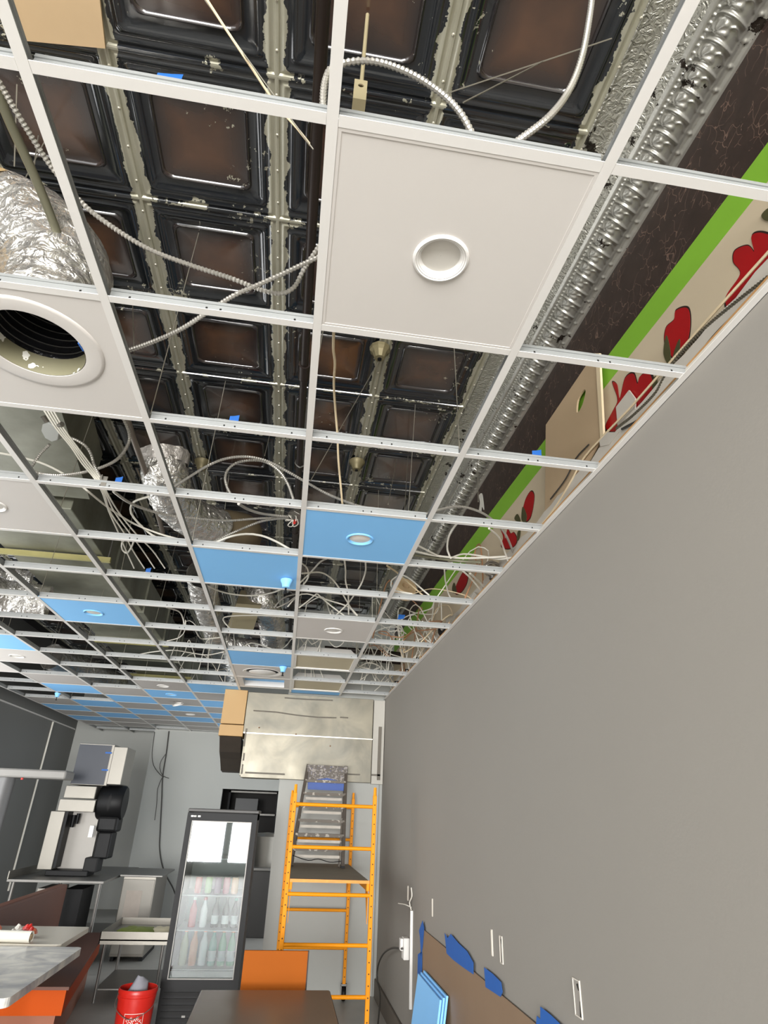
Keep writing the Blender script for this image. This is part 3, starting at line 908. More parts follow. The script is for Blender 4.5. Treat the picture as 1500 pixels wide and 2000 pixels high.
# bundle of thin cables running past the octagon box
for k_ in range(4):
    o_ = random.uniform(-5, 5)
    cable([(85 + k_ * 6, 800, 3.4), (110 + k_ * 5, 838, 3.33), (138 + k_ * 4, 872, 3.28), (160 + k_ * 5, 905, 3.22), (185 + k_ * 4, 935, 3.12), (200 + k_ * 3, 962, 3.08), (212 + k_ * 7 + o_, 1000, 3.12), (232 + k_ * 11, 1042, 3.12), (245 + k_ * 18 + o_, 1075, 3.14), (262 + k_ * 20, 1110, 3.1)],
          .0042, ['thin white cable, leftmost of bundle through tee clip', 'thin white cable, second from left of bundle through tee clip', 'thin white cable, third from left of bundle through tee clip', 'thin white cable, rightmost of bundle through tee clip'][k_], M_wire, group='cables through the tee clip')
cable([(0, 885, 3.3), (40, 893, 3.28), (90, 908, 3.24), (140, 935, 3.18), (170, 958, 3.1), (210, 990, 3.14), (260, 1022, 3.16), (310, 1042, 3.14), (345, 1052, 3.1), (372, 1060, 3.06)], .0055, 'white cable slanting from the left edge down to the blue cup tile', M_wire)
cable([(290, 970, 3.2), (262, 980, 3.22), (255, 995, 3.24), (262, 1012, 3.22), (290, 1040, 3.16), (318, 1056, 3.1)], .0062, 'white cable hooked around behind the foil duct', M_wire)
q = MB().box(-.012, .012, -.004, .004, 0, .05).box(-.012, -.008, -.02, .02, .03, .05); p = P(204, 945, z=G + .03)
tag(q.build('tee_clip', M_steel, None, False, (p.x, 3 * U, G + .012)), 'small steel cable clip on the cross tee beside the octagon box', 'clip')

# octagon junction box and round junction box with a red cap
def jbox(u, v, z, label, red=False):
    p = P(u, v, z=z); t = thing('junction_box', label, 'junction box', p)
    MB().lathe([(.001, -.02), (.048, -.02), (.05, -.018), (.05, .02), (.001, .02)], 8).build('box', M_steel if red else mat('box_grey', S(184, 186, 182), .5, .2), t)
    if red:
        q = MB()
        for k_ in range(5):
            a = k_ * 1.25; q.tube(spline([(0.02 * math.cos(a), .02 * math.sin(a), -.02), (.04 * math.cos(a + .4), .04 * math.sin(a + .4), -.05), (.03 * math.cos(a + 1), .03 * math.sin(a + 1), -.07), (.0, .0, -.04)], .01), .003, 5)
        q.build('wire_pigtail', M_wire, t, True)
        MB().cyl((.02, .0, -.05), (.03, -.01, -.09), .012, .008, 8).build('wire_cap', M_red, t)
    else:
        MB().cyl((.03, -.03, -.005), (.075, -.05, -.012), .011, .013, 10).build('connector', M_steel, t)
        MB().cyl((-.02, -.045, -.005), (-.03, -.075, -.012), .011, .013, 10).build('connector', M_steel, t)
    t.rotation_euler = (math.radians(-38), math.radians(12), math.radians(-15))
    return t


jbox(103, 842, 3.34, 'grey octagon junction box below the round-hole tile')
jbox(577, 1010, 3.27, 'open steel junction box with red wire cap beside the middle runner', True)

# galvanised rectangular duct along the left of the plenum, on trapeze hangers
DX0, DX1, DZ0, DZ1 = -2.35, -1.59, 3.5, 3.87
t = thing('sheet_metal_duct', 'dull galvanised rectangular duct running back above the left bays', 'duct', (0, 0, DZ0))
ys = [3.2, 4.4, 5.6, 6.8, 8.0, 9.2, 10.4]
for a, b in zip(ys, ys[1:]):
    q = MB().bbox(DX0, DX1, a + .004, b - .004, 0, DZ1 - DZ0, .006); q.build('duct_section', M_duct, t)
    MB().prism([rect(DX0 - .02, DX1 + .02, -.02, DZ1 - DZ0 + .02), rect(DX0 + .01, DX1 - .01, .01, DZ1 - DZ0 - .01)[::-1]], lambda x, z, d: Vector((x, b - .018 + d, z)), .036).build('flange', M_duct, t)
for y in (4.05, 6.9, 9.0):
    h_ = thing('trapeze_hanger', 'yellowed strut hanger under the galvanised duct, ' + {4.05: 'nearest one', 6.9: 'middle one', 9.0: 'farthest one'}[y], 'hanger', (0, y, 3.45), 0, 'strut hangers under the duct')
    MB().prism([[(DX0 - .1, 0), (DX1 + .06, 0), (DX1 + .06, .04), (DX0 - .1, .04)]], lambda x, z, d: Vector((x, d, z)), .03).build('strut', M_duct_edge, h_)
    for x in (DX0 - .06, DX1 + .035): MB().cyl((x, .02, .04), (x, .02, .69), .006, .006, 8).build('threaded_rod', M_dsteel, h_)
# side branch of sheet metal crossing to the left
t = thing('branch_duct', 'flat galvanised branch duct crossing left behind the near white downlight tile', 'duct', (0, 0, 3.5))
MB().bbox(-3.6, DX0 - .025, 2.95, 3.75, .05, .34, .006).build('duct_section', M_duct, t)
MB().prism([rect(2.93, 3.77, .03, .36), rect(2.97, 3.73, .07, .32)[::-1]], lambda y, z, d: Vector((-3.0 + d, y, z)), .03).build('flange', M_duct, t)
t = thing('cross_duct', 'dusky galvanised duct tapering over the octagon junction box', 'duct', (0, 0, 3.6))
MB().add([(-2.2, 1.2, 0), (-1.25, 1.35, 0), (-1.45, 3.1, -.06), (-2.3, 3.1, -.06), (-2.2, 1.2, .35), (-1.25, 1.35, .35), (-1.45, 3.1, .3), (-2.3, 3.1, .3)],
         [(0, 1, 2, 3), (4, 7, 6, 5), (0, 4, 5, 1), (1, 5, 6, 2), (2, 6, 7, 3), (3, 7, 4, 0)]).build('duct_section', M_duct, t)


def foil(pts, r, label, name='foil_duct', n=40, step=.012, m=M_foil, amp=.045, rib=.03, parts=None, closed=True):
    c = spline(pts, step)
    sd = random.random() * 50

    def wob(i, k_, p):
        a = 2 * math.pi * k_ / n
        return 1 + rib * math.sin(i * step / .035 * 2 * math.pi) * .5 + amp * noise.noise(Vector((math.cos(a) * 2.2, math.sin(a) * 2.2, i * step * 22 + sd))) + amp * .6 * noise.noise(Vector((math.cos(a) * 6, math.sin(a) * 6, i * step * 40 + sd)))
    t = thing(name, label, 'duct', c[0])
    q = MB().tube([p - c[0] for p in c], r, n, False, wob)
    q.build('foil_jacket', m, t, True)
    return t, c


# near duct feeding the round opening
t, c = foil([(-.885, .862, 3.075), (-.885, .862, 3.2), (-.915, .86, 3.34), (-1.03, .86, 3.46), (-1.25, .86, 3.52), (-1.9, .84, 3.54), (-2.6, .8, 3.55)], .178,
            'big crumpled foil duct bending above the round-hole tile')
q = MB(); q.tube([p - c[0] for p in c[:46]], [.150 + (.004 if i % 5 == 0 else 0) for i in range(46)], 36, False); q.build('inner_liner', M_liner, t, True)
q = MB()
for k_ in range(5): q.tube([Vector((.147 * math.cos(a_ * math.pi / 20), .147 * math.sin(a_ * math.pi / 20), .02 + k_ * .03)) for a_ in range(41)], .0018, 5, False)
q.build('coil_wire', M_dsteel, t)
q = MB().tube([p - c[0] for p in spline([(-1.03, .86, 3.46), (-1.25, .86, 3.52), (-1.9, .84, 3.54)], .05)][2:], .186, 32, False); q.build('insulation_wrap', mat('tan_insulation_wrap', S(186, 158, 112), .7, var=.1), t, True)

# open-ended foil duct
pt = lambda u, v, z: P(u, v, z=z)
t, c = foil([pt(320, 893, 3.60), pt(322, 928, 3.5), pt(340, 975, 3.46), pt(380, 1014, 3.46), pt(425, 1030, 3.5)], .135, 'open-ended crumpled foil duct above the fourth bay', amp=.075)
q = MB(); cc = [p - c[0] for p in c]; q.tube([cc[11], cc[12], cc[16], cc[18]], [.126, .124, .12, .05], 28, True); q.build('dark_mouth', mat('mouth_liner', S(70, 58, 54), .6), t, True)
M_foil2 = mat('matt_foil_cuff', S(214, 208, 202), .35, .45, bump=.8, bscale=30)
d_ = (c[0] - c[4]).normalized()
cw = lambda i, k_, p: 1 + .12 * noise.noise(Vector((math.cos(k_ * .157) * 3, math.sin(k_ * .157) * 3, 0))) + .06 * noise.noise(Vector((math.cos(k_ * .157) * 9, math.sin(k_ * .157) * 9, i)))
q = MB().tube([cc[5], cc[3], cc[1], cc[0] + d_ * .012, cc[0] + d_ * .025], [.138, .142, .147, .150, .148], 40, False, cw)
q.tube([cc[3], cc[1], cc[0] + d_ * .012, cc[0] + d_ * .025], [.122, .128, .138, .148], 40, False, cw)
q.build('crumpled_cuff', M_foil2, t, True)
t = thing('insulated_elbow', 'tan insulated duct elbow joined to the open-ended foil duct', 'duct', c[-1])
q = MB().tube([p - c[-1] for p in spline([pt(415, 1028, 3.52), pt(450, 1030, 3.55), pt(478, 1038, 3.6), pt(480, 1055, 3.75)], .03)], .125, 28); q.build('insulation_wrap', mat('dusty_insulation', S(112, 98, 74), .75, var=.12), t, True)
# foil runs further back
foil([pt(-40, 1150, 3.3), pt(0, 1165, 3.3), pt(50, 1172, 3.3), pt(95, 1178, 3.3)], .15, 'shiny foil duct at left edge beside the blue downlight tile')
foil([pt(-40, 1112, 3.62), pt(10, 1128, 3.62), pt(60, 1136, 3.62)], .10, 'dark foil duct stub hanging left of the galvanised duct', m=M_foil)
foil([pt(100, 1282, 3.35), pt(140, 1298, 3.34), pt(185, 1318, 3.3), pt(230, 1338, 3.3)], .16, 'foil duct lying over the sixth bay before the far tiles')
foil([pt(395, 1120, 3.4), pt(400, 1165, 3.42), pt(415, 1215, 3.45), pt(430, 1270, 3.5), pt(445, 1320, 3.5)], .12, 'wrinkled dark foil duct running back along the fourth bay', amp=.09)
foil([pt(440, 1258, 3.3), pt(470, 1262, 3.3), pt(500, 1266, 3.3)], .09, 'short foil duct before the hazy blue tile')
# elbow duct with round end
t, c = foil([pt(505, 1150, 3.65), pt(512, 1175, 3.5), pt(528, 1205, 3.42), pt(533, 1235, 3.35), pt(533, 1252, 3.3)], .13, 'round foil-wrapped duct dropping behind the blue cup tile', amp=.04)
MB().lathe([(.001, -.03), (.08, -.02), (.125, .0), (.13, .03)], 28).build('round_end', M_dsteel, t, True, c[-1] - c[0])
a, b = pt(486, 1205, 3.3), pt(470, 1232, 3.2)
tag(MB().add([a + Vector((-.13, 0, .12)), a + Vector((.1, 0, .12)), b + Vector((.1, .1, 0)), b + Vector((-.15, .1, 0)), a + Vector((-.13, .2, .32)), a + Vector((.1, .2, .32)), b + Vector((.1, .35, .2)), b + Vector((-.15, .35, .2))],
             [(0, 1, 2, 3), (4, 7, 6, 5), (0, 4, 5, 1), (1, 5, 6, 2), (2, 6, 7, 3), (3, 7, 4, 0)]).build('register_boot', mat('dusty_boot', S(150, 140, 112), .6, .2, var=.1)), 'dusty sheet-metal register boot beside the round foil-wrapped duct', 'duct boot')

# dark iron sprinkler main just left of the middle runner
t = thing('sprinkler_pipe', 'dark iron sprinkler pipe running back beside the middle runner', 'pipe', (-.055, -3.5, 3.55))
MB().cyl((0, 0, 0), (-.012, 10.4, 0), .0185, .0185, 16).build('pipe', M_iron, t, True)
for y in (5.0, 6.9, 8.6): MB().cyl((-.006, y - .05, 0), (-.006, y + .05, 0), .027, .027, 16).build('coupling', M_iron, t, True)
for y in (5.85, 8.2):
    q = MB().tube(spline([(.0, y, -.027), (.03, y, .0), (.01, y, .05), (0, y, .59)], .02), .005, 6).tube(spline([(.0, y, -.027), (-.03, y, .0), (-.012, y, .05)], .02), .005, 6); q.build('hanger_loop', M_dsteel, t, True)
cable3([(.35, 6.3, 3.42), (.9, 6.3, 3.42), (1.28, 6.35, 3.42)], .03, 'dark iron branch pipe crossing behind the white downlight tile', M_iron, cat='pipe', name='branch_pipe', n=14)
cable3([(-.06, 6.55, 3.4), (.6, 6.5, 3.38), (1.28, 6.45, 3.36)], .035, 'second dark iron branch pipe just before the troffers', M_iron, cat='pipe', name='branch_pipe', n=14)
cable3([(-.55, 3.05, 3.62), (-.2, 3.04, 3.62), (.2, 3.04, 3.62)], .016, 'iron cross pipe behind the red-capped junction box', M_iron, cat='pipe', name='cross_pipe', n=12)

# rigid conduits
cable([(-20, 140, 3.42), (20, 240, 3.40), (70, 350, 3.37), (110, 450, 3.33), (146, 556, 3.28)], .0135, 'grey-green rigid conduit slanting in front of the big foil duct', M_emt, cat='conduit', name='rigid_conduit', n=10)
cable3([P(243, 800, z=3.45), P(262, 860, z=3.45), P(285, 925, z=3.45), P(300, 975, z=3.45), P(318, 1040, z=3.45)], .016, 'grey rigid conduit running past the open-ended foil duct', mat('grey_conduit', S(132, 122, 112), .45, .4, var=.1), cat='conduit', name='rigid_conduit', n=10)
q = MB().cyl(P(303, 984, z=3.45), P(306, 994, z=3.45), .022, n=10); tag(q.build('conduit_coupling', M_dsteel), 'steel coupling on the conduit left of the foil duct', 'coupling')
# perforated steel bracket with a support rod, upper centre
p = P(704, 172, y=.3)
t = thing('steel_bracket', 'perforated tan steel bracket on a rod, above the front cross tee', 'bracket', p)
M_tan = mat('tan_steel', S(176, 164, 130), .45, .2, var=.06)
MB().prism([rect(-.020, .020, -.052, .044), circ(0.001, .014, .009, 20)[::-1]], lambda a, b, d: Vector((a, d, b)), .004).build('plate', M_tan, t)
MB().box(-.020, .020, .0, .05, -.056, -.052).build('flange', M_tan, t)
MB().cyl((.002, .012, .03), (.002, .012, ZT - p.z - .01), .0065, n=10).build('rod', M_tan, t)
MB().box(-.012, .014, .012, .016, .0, .028).build('dark_backing', M_hole, t)
MB().box(-.012, -.003, .010, .0115, .006, .024).build('red_backing', M_red, t)
# old light sockets left on the tin
for u, v, lb in ((742, 685, 'tan metal socket box left on the tin ceiling behind the near downlight tile'), (697, 905, 'round tin fixture cup on the bare ceiling seam'), (395, 905, 'dusty round fixture plate on the tin beside the foil duct')):
    p = P(u, v, z=ZT - .03)
    t = thing('ceiling_socket', lb, 'fixture', (p.x, p.y, ZT - .012))
    MB().lathe([(.062, 0), (.06, -.02), (.045, -.035), (.03, -.075), (.001, -.078)], 10 if u == 742 else 24).build('cup', mat('old_fixture_tin', S(128, 118, 88), .5, .4, var=.2, vscale=14), t, u != 742)
    MB().cyl((0, 0, -.075), (0, 0, -.085), .012, n=10).build('stud', M_dark, t)

# hanger wires from grid up to the tin ceiling
hw = []
RUN = {1: 'first', 0: 'second', -1: 'third', -2: 'fourth', -3: 'fifth', -4: 'sixth', -5: 'seventh'}
for i in range(-5, 2):
    for k_ in range(8):
        y = .95 + k_ * 1.22 + (i % 2) * .3
        if i >= -1 and y > 6.8: continue
        hw.append(((i * U, y, G + .036), (i * U + random.uniform(-.06, .06), y + random.uniform(-.08, .08), ZT + .005), f'steel hanger wire, {ORD[k_ + 1]} from the front along the {RUN[i]} runner from right wall'))
for (u0, v0, z0, u1, v1, z1) in ((740, 705, 4.06, 606, 940, 3.04), (775, 897, 4.1, 758, 985, 3.04), (797, 890, 4.1, 790, 1000, 3.04), (931, 815, 4.1, 934, 980, 3.05), (1060, 120, 3.95, 905, 200, 3.3), (527, 848, 4.1, 517, 890, 3.36),
                                 (33, 165, 3.9, 28, 325, 3.62), (75, 265, 3.9, 66, 330, 3.6), (258, 560, 3.9, 262, 690, 3.1), (400, 0, 3.95, 612, 292, 3.45), (1195, 75, 4.0, 850, 190, 3.9)):
    lb = {740: 'slanting tie wire from the tan socket box to the middle runner', 775: 'left of two upright wires behind the near downlight tile', 797: 'right of two upright wires behind the near downlight tile', 931: 'upright wire before the tin filler strip and cornice', 1060: 'short slanting wire behind the top armoured cable',
          527: 'wire holding up the looped armoured cable', 33: 'tan rod behind the conduit at upper left', 75: 'short thin wire right of the tan rod at upper left', 258: 'upright wire beside the round-hole tile', 400: 'slanting wire beside the flat pale cord', 1195: 'thin slanting rod across the big coffer at top right'}[u0]
    hw.append((P(u0, v0, z=z0), P(u1, v1, z=z1), lb))
for a, b, lb in hw:
    tag(MB().cyl(a, b, .0022, n=5).build('hanger_wire', M_hang), lb, 'wire', 'hanger wires above the grid')
cable([(395, -15, 3.85), (440, 55, 3.8), (490, 130, 3.75), (540, 205, 3.7), (580, 250, 3.66), (613, 292, 3.62)], .0042, 'flat pale cord slanting over the tin at top centre', M_cream)

# wiring clutter along the right wall, far end of the right bay
rc = random.Random(3)
NW = 0
for k_ in range(46):
    y = rc.uniform(3.0, 6.7); x0 = rc.uniform(.75, 1.24); z0 = rc.uniform(3.08, 3.3)
    pts = []; p = Vector((x0, y, z0)); d = Vector((rc.uniform(-.2, .2), rc.uniform(-.3, .3), rc.uniform(-.1, .15)))
    for s_ in range(rc.randint(4, 7)):
        pts.append(p.copy()); d = d * .55 + Vector((rc.uniform(-.17, .17), rc.uniform(-.22, .22), rc.uniform(-.13, .13))); p = p + d
        p.x = min(1.265, max(.66, p.x)); p.z = min(3.55, max(3.06, p.z)); p.y = min(6.85, max(2.7, p.y))
    m = rc.choice([M_wire, M_wire, M_wire, M_brownwire, M_cream])
    cn = {id(M_wire): 'white', id(M_brownwire): 'tan', id(M_cream): 'cream'}[id(m)]
    cable3(anchor(pts), rc.choice([.0035, .0045, .0055]), f'loose {cn} wire tangled above the far end of the right bay', m, group=f'tangled {cn} wires in right bay', step=.035, n=6)
for k_ in range(10):
    y = rc.uniform(3.6, 6.2); x0 = rc.uniform(.05, .5); z0 = rc.uniform(3.1, 3.35); pts = []
    p = Vector((x0, y, z0)); d = Vector((rc.uniform(-.25, .25), rc.uniform(-.2, .2), 0))
    for s_ in range(5):
        pts.append(p.copy()); d = d * .7 + Vector((rc.uniform(-.15, .15), rc.uniform(-.15, .15), rc.uniform(-.1, .1))); p = p + d; p.z = min(3.5, max(3.07, p.z))
        p.x = min(.57, max(.04, p.x))
    cable3(anchor(pts), .0045, 'loose white wire strewn above the second bay', M_wire, group='loose white wires above second bay', step=.035, n=6)
for k_ in range(8):
    y = rc.uniform(4.2, 6.8); x0 = rc.uniform(-1.18, -.65); z0 = rc.uniform(3.1, 3.35); pts = []
    p = Vector((x0, y, z0)); d = Vector((rc.uniform(-.1, .1), rc.uniform(-.25, .25), 0))
    for s_ in range(5):
        pts.append(p.copy()); d = d * .7 + Vector((rc.uniform(-.1, .1), rc.uniform(-.2, .2), rc.uniform(-.12, .12))); p = p + d; p.z = min(3.5, max(3.07, p.z))
        p.x = min(-.63, max(-1.2, p.x))
    cable3(anchor(pts), .0045, 'loose white wire strewn above the fourth bay', M_wire, group='loose white wires above fourth bay', step=.035, n=6)
# low-voltage boxes and blocks sitting among the clutter
for k_ in range(9):
    y = 3.75 + k_ * .33; x = 1.235; s_ = rc.uniform(.03, .05)
    m = rc.choice([M_dark, mat('grey_junction', S(140, 134, 122), .6, var=.1), M_drywall_edge])
    t = thing('connector_block', f'{"black" if m is M_dark else "grey" if m is not M_drywall_edge else "pale"} connector block, {ORD[k_ + 1]} from front on the right wall top', 'connector', (x, y, G + .06), rc.uniform(-.5, .5), 'connector blocks on the right wall top')
    MB().bbox(-s_ * .8, s_ * .8, -s_ * 1.4, s_ * 1.4, 0, s_ * 1.3, .006).build('body', m, t); MB().cyl((0, -s_ * 1.4, s_ * .6), (0, -s_ * 1.9, s_ * .6), .012, n=8).build('nipple', M_steel, t)
p = P(965, 1085, x=1.24)
t = thing('wire_nest', 'grey mesh pouch of coiled wire at the right wall top', 'wire pouch', (1.22, p.y, 3.14))
q = MB()
for k_ in range(7):
    a = k_ * .45; q.tube([Vector((.05 * math.cos(b_ / 6 * math.pi), .05 * math.sin(b_ / 6 * math.pi) * math.cos(a), .05 * math.sin(b_ / 6 * math.pi) * math.sin(a))) for b_ in range(13)], .006, 6, False)
q.build('coil', mat('grey_mesh', S(120, 112, 100), .6), t, True); MB().cyl((0, 0, -.05), (0, 0, -.07), .02, n=10).build('neck', M_dsteel, t)
# cardboard wire spool
p = P(790, 1150, z=3.22)
t = thing('wire_spool', 'tan cardboard wire spool hanging in the right bay', 'spool', p); t.rotation_euler = (math.radians(55), math.radians(20), 0)
MB().lathe([(.03, .03), (.085, .035), (.087, .03), (.055, .02), (.055, -.03), (.087, -.04), (.085, -.045), (.03, -.04), (.03, .03)], 24).build('reel', M_ply, t, True)
q = MB()
for k_ in range(5): q.tube([Vector(((.06 + .004 * k_) * math.cos(b_ / 10 * math.pi), (.06 + .004 * k_) * math.sin(b_ / 10 * math.pi), -.02 + .012 * k_)) for b_ in range(21)], .004, 5, False)
q.build('wound_wire', M_cream, t, True)
sc_ = thing('tape_scrap', 'crumpled scrap of blue tape caught on a cross tee in right bay', 'tape', Vector((.80, 6 * U, G + .041)))
MB().add([(-.03, 0, 0), (.02, .01, .012), (.03, .0, .04), (-.02, .012, .045), (.0, .03, .02)], [(0, 1, 4), (1, 2, 4), (2, 3, 4), (3, 0, 4), (0, 3, 2, 1)]).build('scrap', M_tape, sc_)

# the ledge on top of the drywall: lumber, old plaster edge, cords and scraps
t = thing('top_plate', 'raw lumber top plate along the head of the right wall', 'lumber', (0, 0, G + .035))
for k_, (a, b) in enumerate(((-3.9, -.4), (-.39, 2.05), (2.06, 4.5), (4.51, 6.98))): MB().bbox(1.203, 1.240, a, b, 0, .022, .004).build('plank', M_wood, t)
t = thing('plaster_edge', 'ragged pale plaster edge between lumber plate and painted wall', 'plaster', (0, 0, G))
q = MB(); rp = random.Random(5); top = [(y_ * .09 - 3.9, .175 + rp.uniform(-.01, .01)) for y_ in range(121)]
q.prism([[(-3.9, 0)] + [(6.95, 0)] + [(a, b) for a, b in reversed(top) if a < 6.95]], lambda a, b, d: Vector((XO - .006 - d, a, b)), .03)
q.build('plaster_strip', M_drywall_edge, t)
cX = 1.255
lp = lambda pts, x: [P(u, v, x=x) for u, v in pts]
cable3(lp([(1530, 460), (1440, 560), (1340, 672), (1235, 792), (1180, 850), (1140, 895), (1118, 935), (1088, 985), (1066, 1015), (1040, 1045)], 1.262), .0048, 'straight cream cord strung along the tulip wall', M_cream)
cable3(lp([(1530, 520), (1440, 590), (1380, 640), (1330, 690), (1300, 735), (1280, 770), (1240, 810), (1205, 838)], 1.268), .009, 'dark armoured cable sagging along the tulip wall', mat('dark_armour', S(104, 98, 84), .4, .5), ribbed=True, name=AC)
cable3(lp([(1520, 540), (1410, 640), (1360, 700), (1330, 735), (1295, 775), (1255, 815), (1215, 838)], 1.256), .0055, 'thin grey cord under the dark armoured cable', M_darkwire)
cable3(lp([(1150, 868), (1125, 895), (1105, 935), (1075, 975)], 1.262), .0035, 'short dark cord lying behind the tan board', M_darkwire)
# tan board with a hand hole standing against the old wall
out = px_poly([(1162, 692), (1170, 690), (1178, 852), (1105, 985), (1066, 1022), (1068, 830)], 1.278)
hole = smooth_poly(px_poly([(1142, 762), (1146, 766), (1140, 790), (1131, 806), (1128, 802), (1131, 780)], 1.278), 4)
t = thing('tan_board', 'tan hardboard sheet with a hand hole leaning on tulip wall', 'board', (0, 0, 0))
MB().prism([out, hole[::-1]], lambda a, b, d: Vector((1.272 + d, a, b)), .009).build('sheet', M_cardbd, t)
o_ = [P(u, v, x=1.268) for u, v in ((1163, 690), (1171, 690), (1179, 850), (1173, 856))]
MB().add([v + Vector((dx_, 0, 0)) for dx_ in (-.002, .008) for v in o_], [(0, 1, 2, 3), (7, 6, 5, 4), (0, 4, 5, 1), (1, 5, 6, 2), (2, 6, 7, 3), (3, 7, 4, 0)]).build('pale_edge', M_cream, t)
for pts, lb, x_ in (([(1203, 795), (1228, 762), (1240, 778), (1240, 803), (1206, 832)], 'pale paper scrap stuck over the middle tulip', 1.285), ([(1170, 860), (1182, 844), (1208, 844), (1190, 868), (1172, 872)], 'pale block beside the tan board', 1.26)):
    pl = px_poly(pts, x_)
    tag(MB().prism([pl], lambda a, b, d: Vector((x_ + d, a, b)), .006 if x_ > 1.27 else .02).build('paper_scrap' if x_ > 1.27 else 'plaster_block', M_drywall_edge), lb, 'scrap')

# ================================================================== lower room
# ---- rolling scaffold
T = thing('rolling_scaffold', 'yellow rolling scaffold with plywood deck in front of the white partition', 'scaffold', (.49, 5.975, 0))
HX_, HY_ = .35, .905
M_pin = mat('pin_hole_dark', S(70, 40, 14), .7)
for sx in (-1, 1):
    for sy in (-1, 1):
        p = MB().bbox(sx * HX_ - .0165, sx * HX_ + .0165, sy * HY_ - .0165, sy * HY_ + .0165, .14, 1.85, .004)
        p.tube([(sx * HX_, sy * HY_, 1.84), (sx * HX_, sy * HY_, 1.915)], [.0145, .012], 12)
        po = p.build('post', M_yellow, T)
        q = MB()
        for k_ in range(22): q.cyl((sx * HX_, sy * HY_ - .0168, .2 + k_ * .075), (sx * HX_, sy * HY_ - .0172, .2 + k_ * .075), .0055, n=8)
        q.build('pin_holes', M_pin, po)['kind'] = 'stuff'
        w = MB().lathe([(.001, -.02), (.055, -.02), (.062, -.01), (.062, .01), (.055, .02), (.001, .02)], 20, Matrix.Translation((sx * HX_, sy * HY_, .063)) @ Matrix.Rotation(math.pi / 2, 4, 'Y'))
        c_ = w.build('caster_wheel', M_dark, T, True)
        MB().box(sx * HX_ - .03, sx * HX_ + .03, sy * HY_ - .02, sy * HY_ + .02, .125, .142).box(sx * HX_ - .03, sx * HX_ - .024, sy * HY_ - .02, sy * HY_ + .02, .06, .13).box(sx * HX_ + .024, sx * HX_ + .03, sy * HY_ - .02, sy * HY_ + .02, .06, .13).build('caster_fork', M_dsteel, c_)
for sy, zs in ((-1, (1.76, 1.437, 1.10, .758, .427)), (1, (1.76, 1.437, 1.05, .772, .44))):
    for z in zs: MB().cyl((-HX_, sy * HY_, z), (HX_, sy * HY_, z), .0145, n=12).build('rung', M_yellow, T, True)
for sx in (-1, 1):
    MB().bbox(sx * (HX_ - .03) - .012, sx * (HX_ - .03) + .012, -HY_, HY_, 1.13, 1.185, .003).build('side_rail', M_yellow, T)
    for sy in (-1, 1): MB().prism([[(0, 1.13), (sy * -.16, 1.13), (0, .90)]], lambda a, b, d: Vector((sx * (HX_ - .03) + d, sy * HY_ * .985 + a, b)), .004).build('gusset', M_yellow, T)
MB().bbox(-HX_ + .02, HX_ - .02, -HY_ + .005, HY_ - .03, 1.187, 1.203, .003).build('deck', mat('scaffold_plywood', S(132, 122, 106), .7, var=.14, vscale=7), T)
MB().box(-HX_ + .02, HX_ - .02, -HY_ - .006, -HY_ + .004, 1.183, 1.206).build('deck_edge', mat('worn_yellow_edge', S(224, 150, 50), .5, var=.25, vscale=20), T)

# ---- folded stepladder on the scaffold deck
T = thing('stepladder', 'paint-splattered grey stepladder leaning on the scaffold deck', 'ladder', (.45, 6.45, 1.204))
bl, br, tl, tr = Vector((-.28, -.15, 0)), Vector((.255, -.15, 0)), Vector((-.165, .27, .97)), Vector((.27, .27, .97))


def bar(a, b, w, d, name, m, par):
    a, b = Vector(a), Vector(b); t_ = (b - a); L = t_.length; t_.normalize()
    s_ = t_.cross(Vector((0, 1, 0))).normalized(); u_ = s_.cross(t_)
    Mx = Matrix((s_, u_, t_)).transposed().to_4x4(); Mx.translation = a
    return MB().box(-w / 2, w / 2, -d / 2, d / 2, 0, L, Mx).build(name, m, par)


M_lrail = mat('dark_ladder_rail', S(78, 70, 62), .6, var=.25, vscale=25)
bar(bl, tl, .034, .06, 'front_rail', M_lrail, T); bar(br, tr, .034, .06, 'front_rail', M_lrail, T)
off = Vector((0, .075, .0))
bar(bl + Vector((.03, .10, 0)), tl + off * .8, .016, .03, 'rear_rail', M_ladder, T); bar(br + Vector((-.03, .10, 0)), tr + off * .8, .016, .03, 'rear_rail', M_ladder, T)
for k_ in range(6):
    f = .16 + k_ * .135; a, b = bl.lerp(tl, f), br.lerp(tr, f)
    MB().box(a.x, b.x, a.y - .035, a.y + .045, a.z - .016, a.z + .012).build('step', M_ladder, T)
for k_ in range(6):
    f = .09 + k_ * .14; a, b = bl.lerp(tl, f), br.lerp(tr, f)
    MB().box(a.x + .03, b.x - .03, a.y + .07, a.y + .085, a.z - .012, a.z + .014).build('rear_bar', mat('pale_ladder_bar', S(196, 188, 176), .6, var=.15, vscale=20), T)
MB().bbox(tl.x - .01, tr.x + .012, tl.y - .05, tl.y + .10, tl.z - .02, tl.z + .005, .006).build('top_cap', M_splat, T)
MB().bbox(tl.x - .01, tr.x + .012, tl.y - .062, tl.y - .05, tl.z - .16, tl.z + .005, .004).build('cap_front', M_splat, T)
MB().prism([[(tl.x + .015, tl.z - .25), (tr.x - .02, tl.z - .25), (tr.x - .015, tl.z - .175), (tr.x - .1, tl.z - .145), (0.06, tl.z - .125), (tl.x + .08, tl.z - .15), (tl.x + .01, tl.z - .18)]], lambda a, b, d: Vector((a, tl.y - .075 + d, b)), .012).build('blue_tray', mat('ladder_blue', S(28, 72, 150), .5, var=.15, vscale=20), T)
MB().tube(spline([bl + Vector((.02, -.02, .1)), (-.1, -.17, .06), (0, -.17, .075), (.12, -.17, .05), br + Vector((-.02, -.02, .06))], .03), .004, 6).build('spreader', M_dark, T)
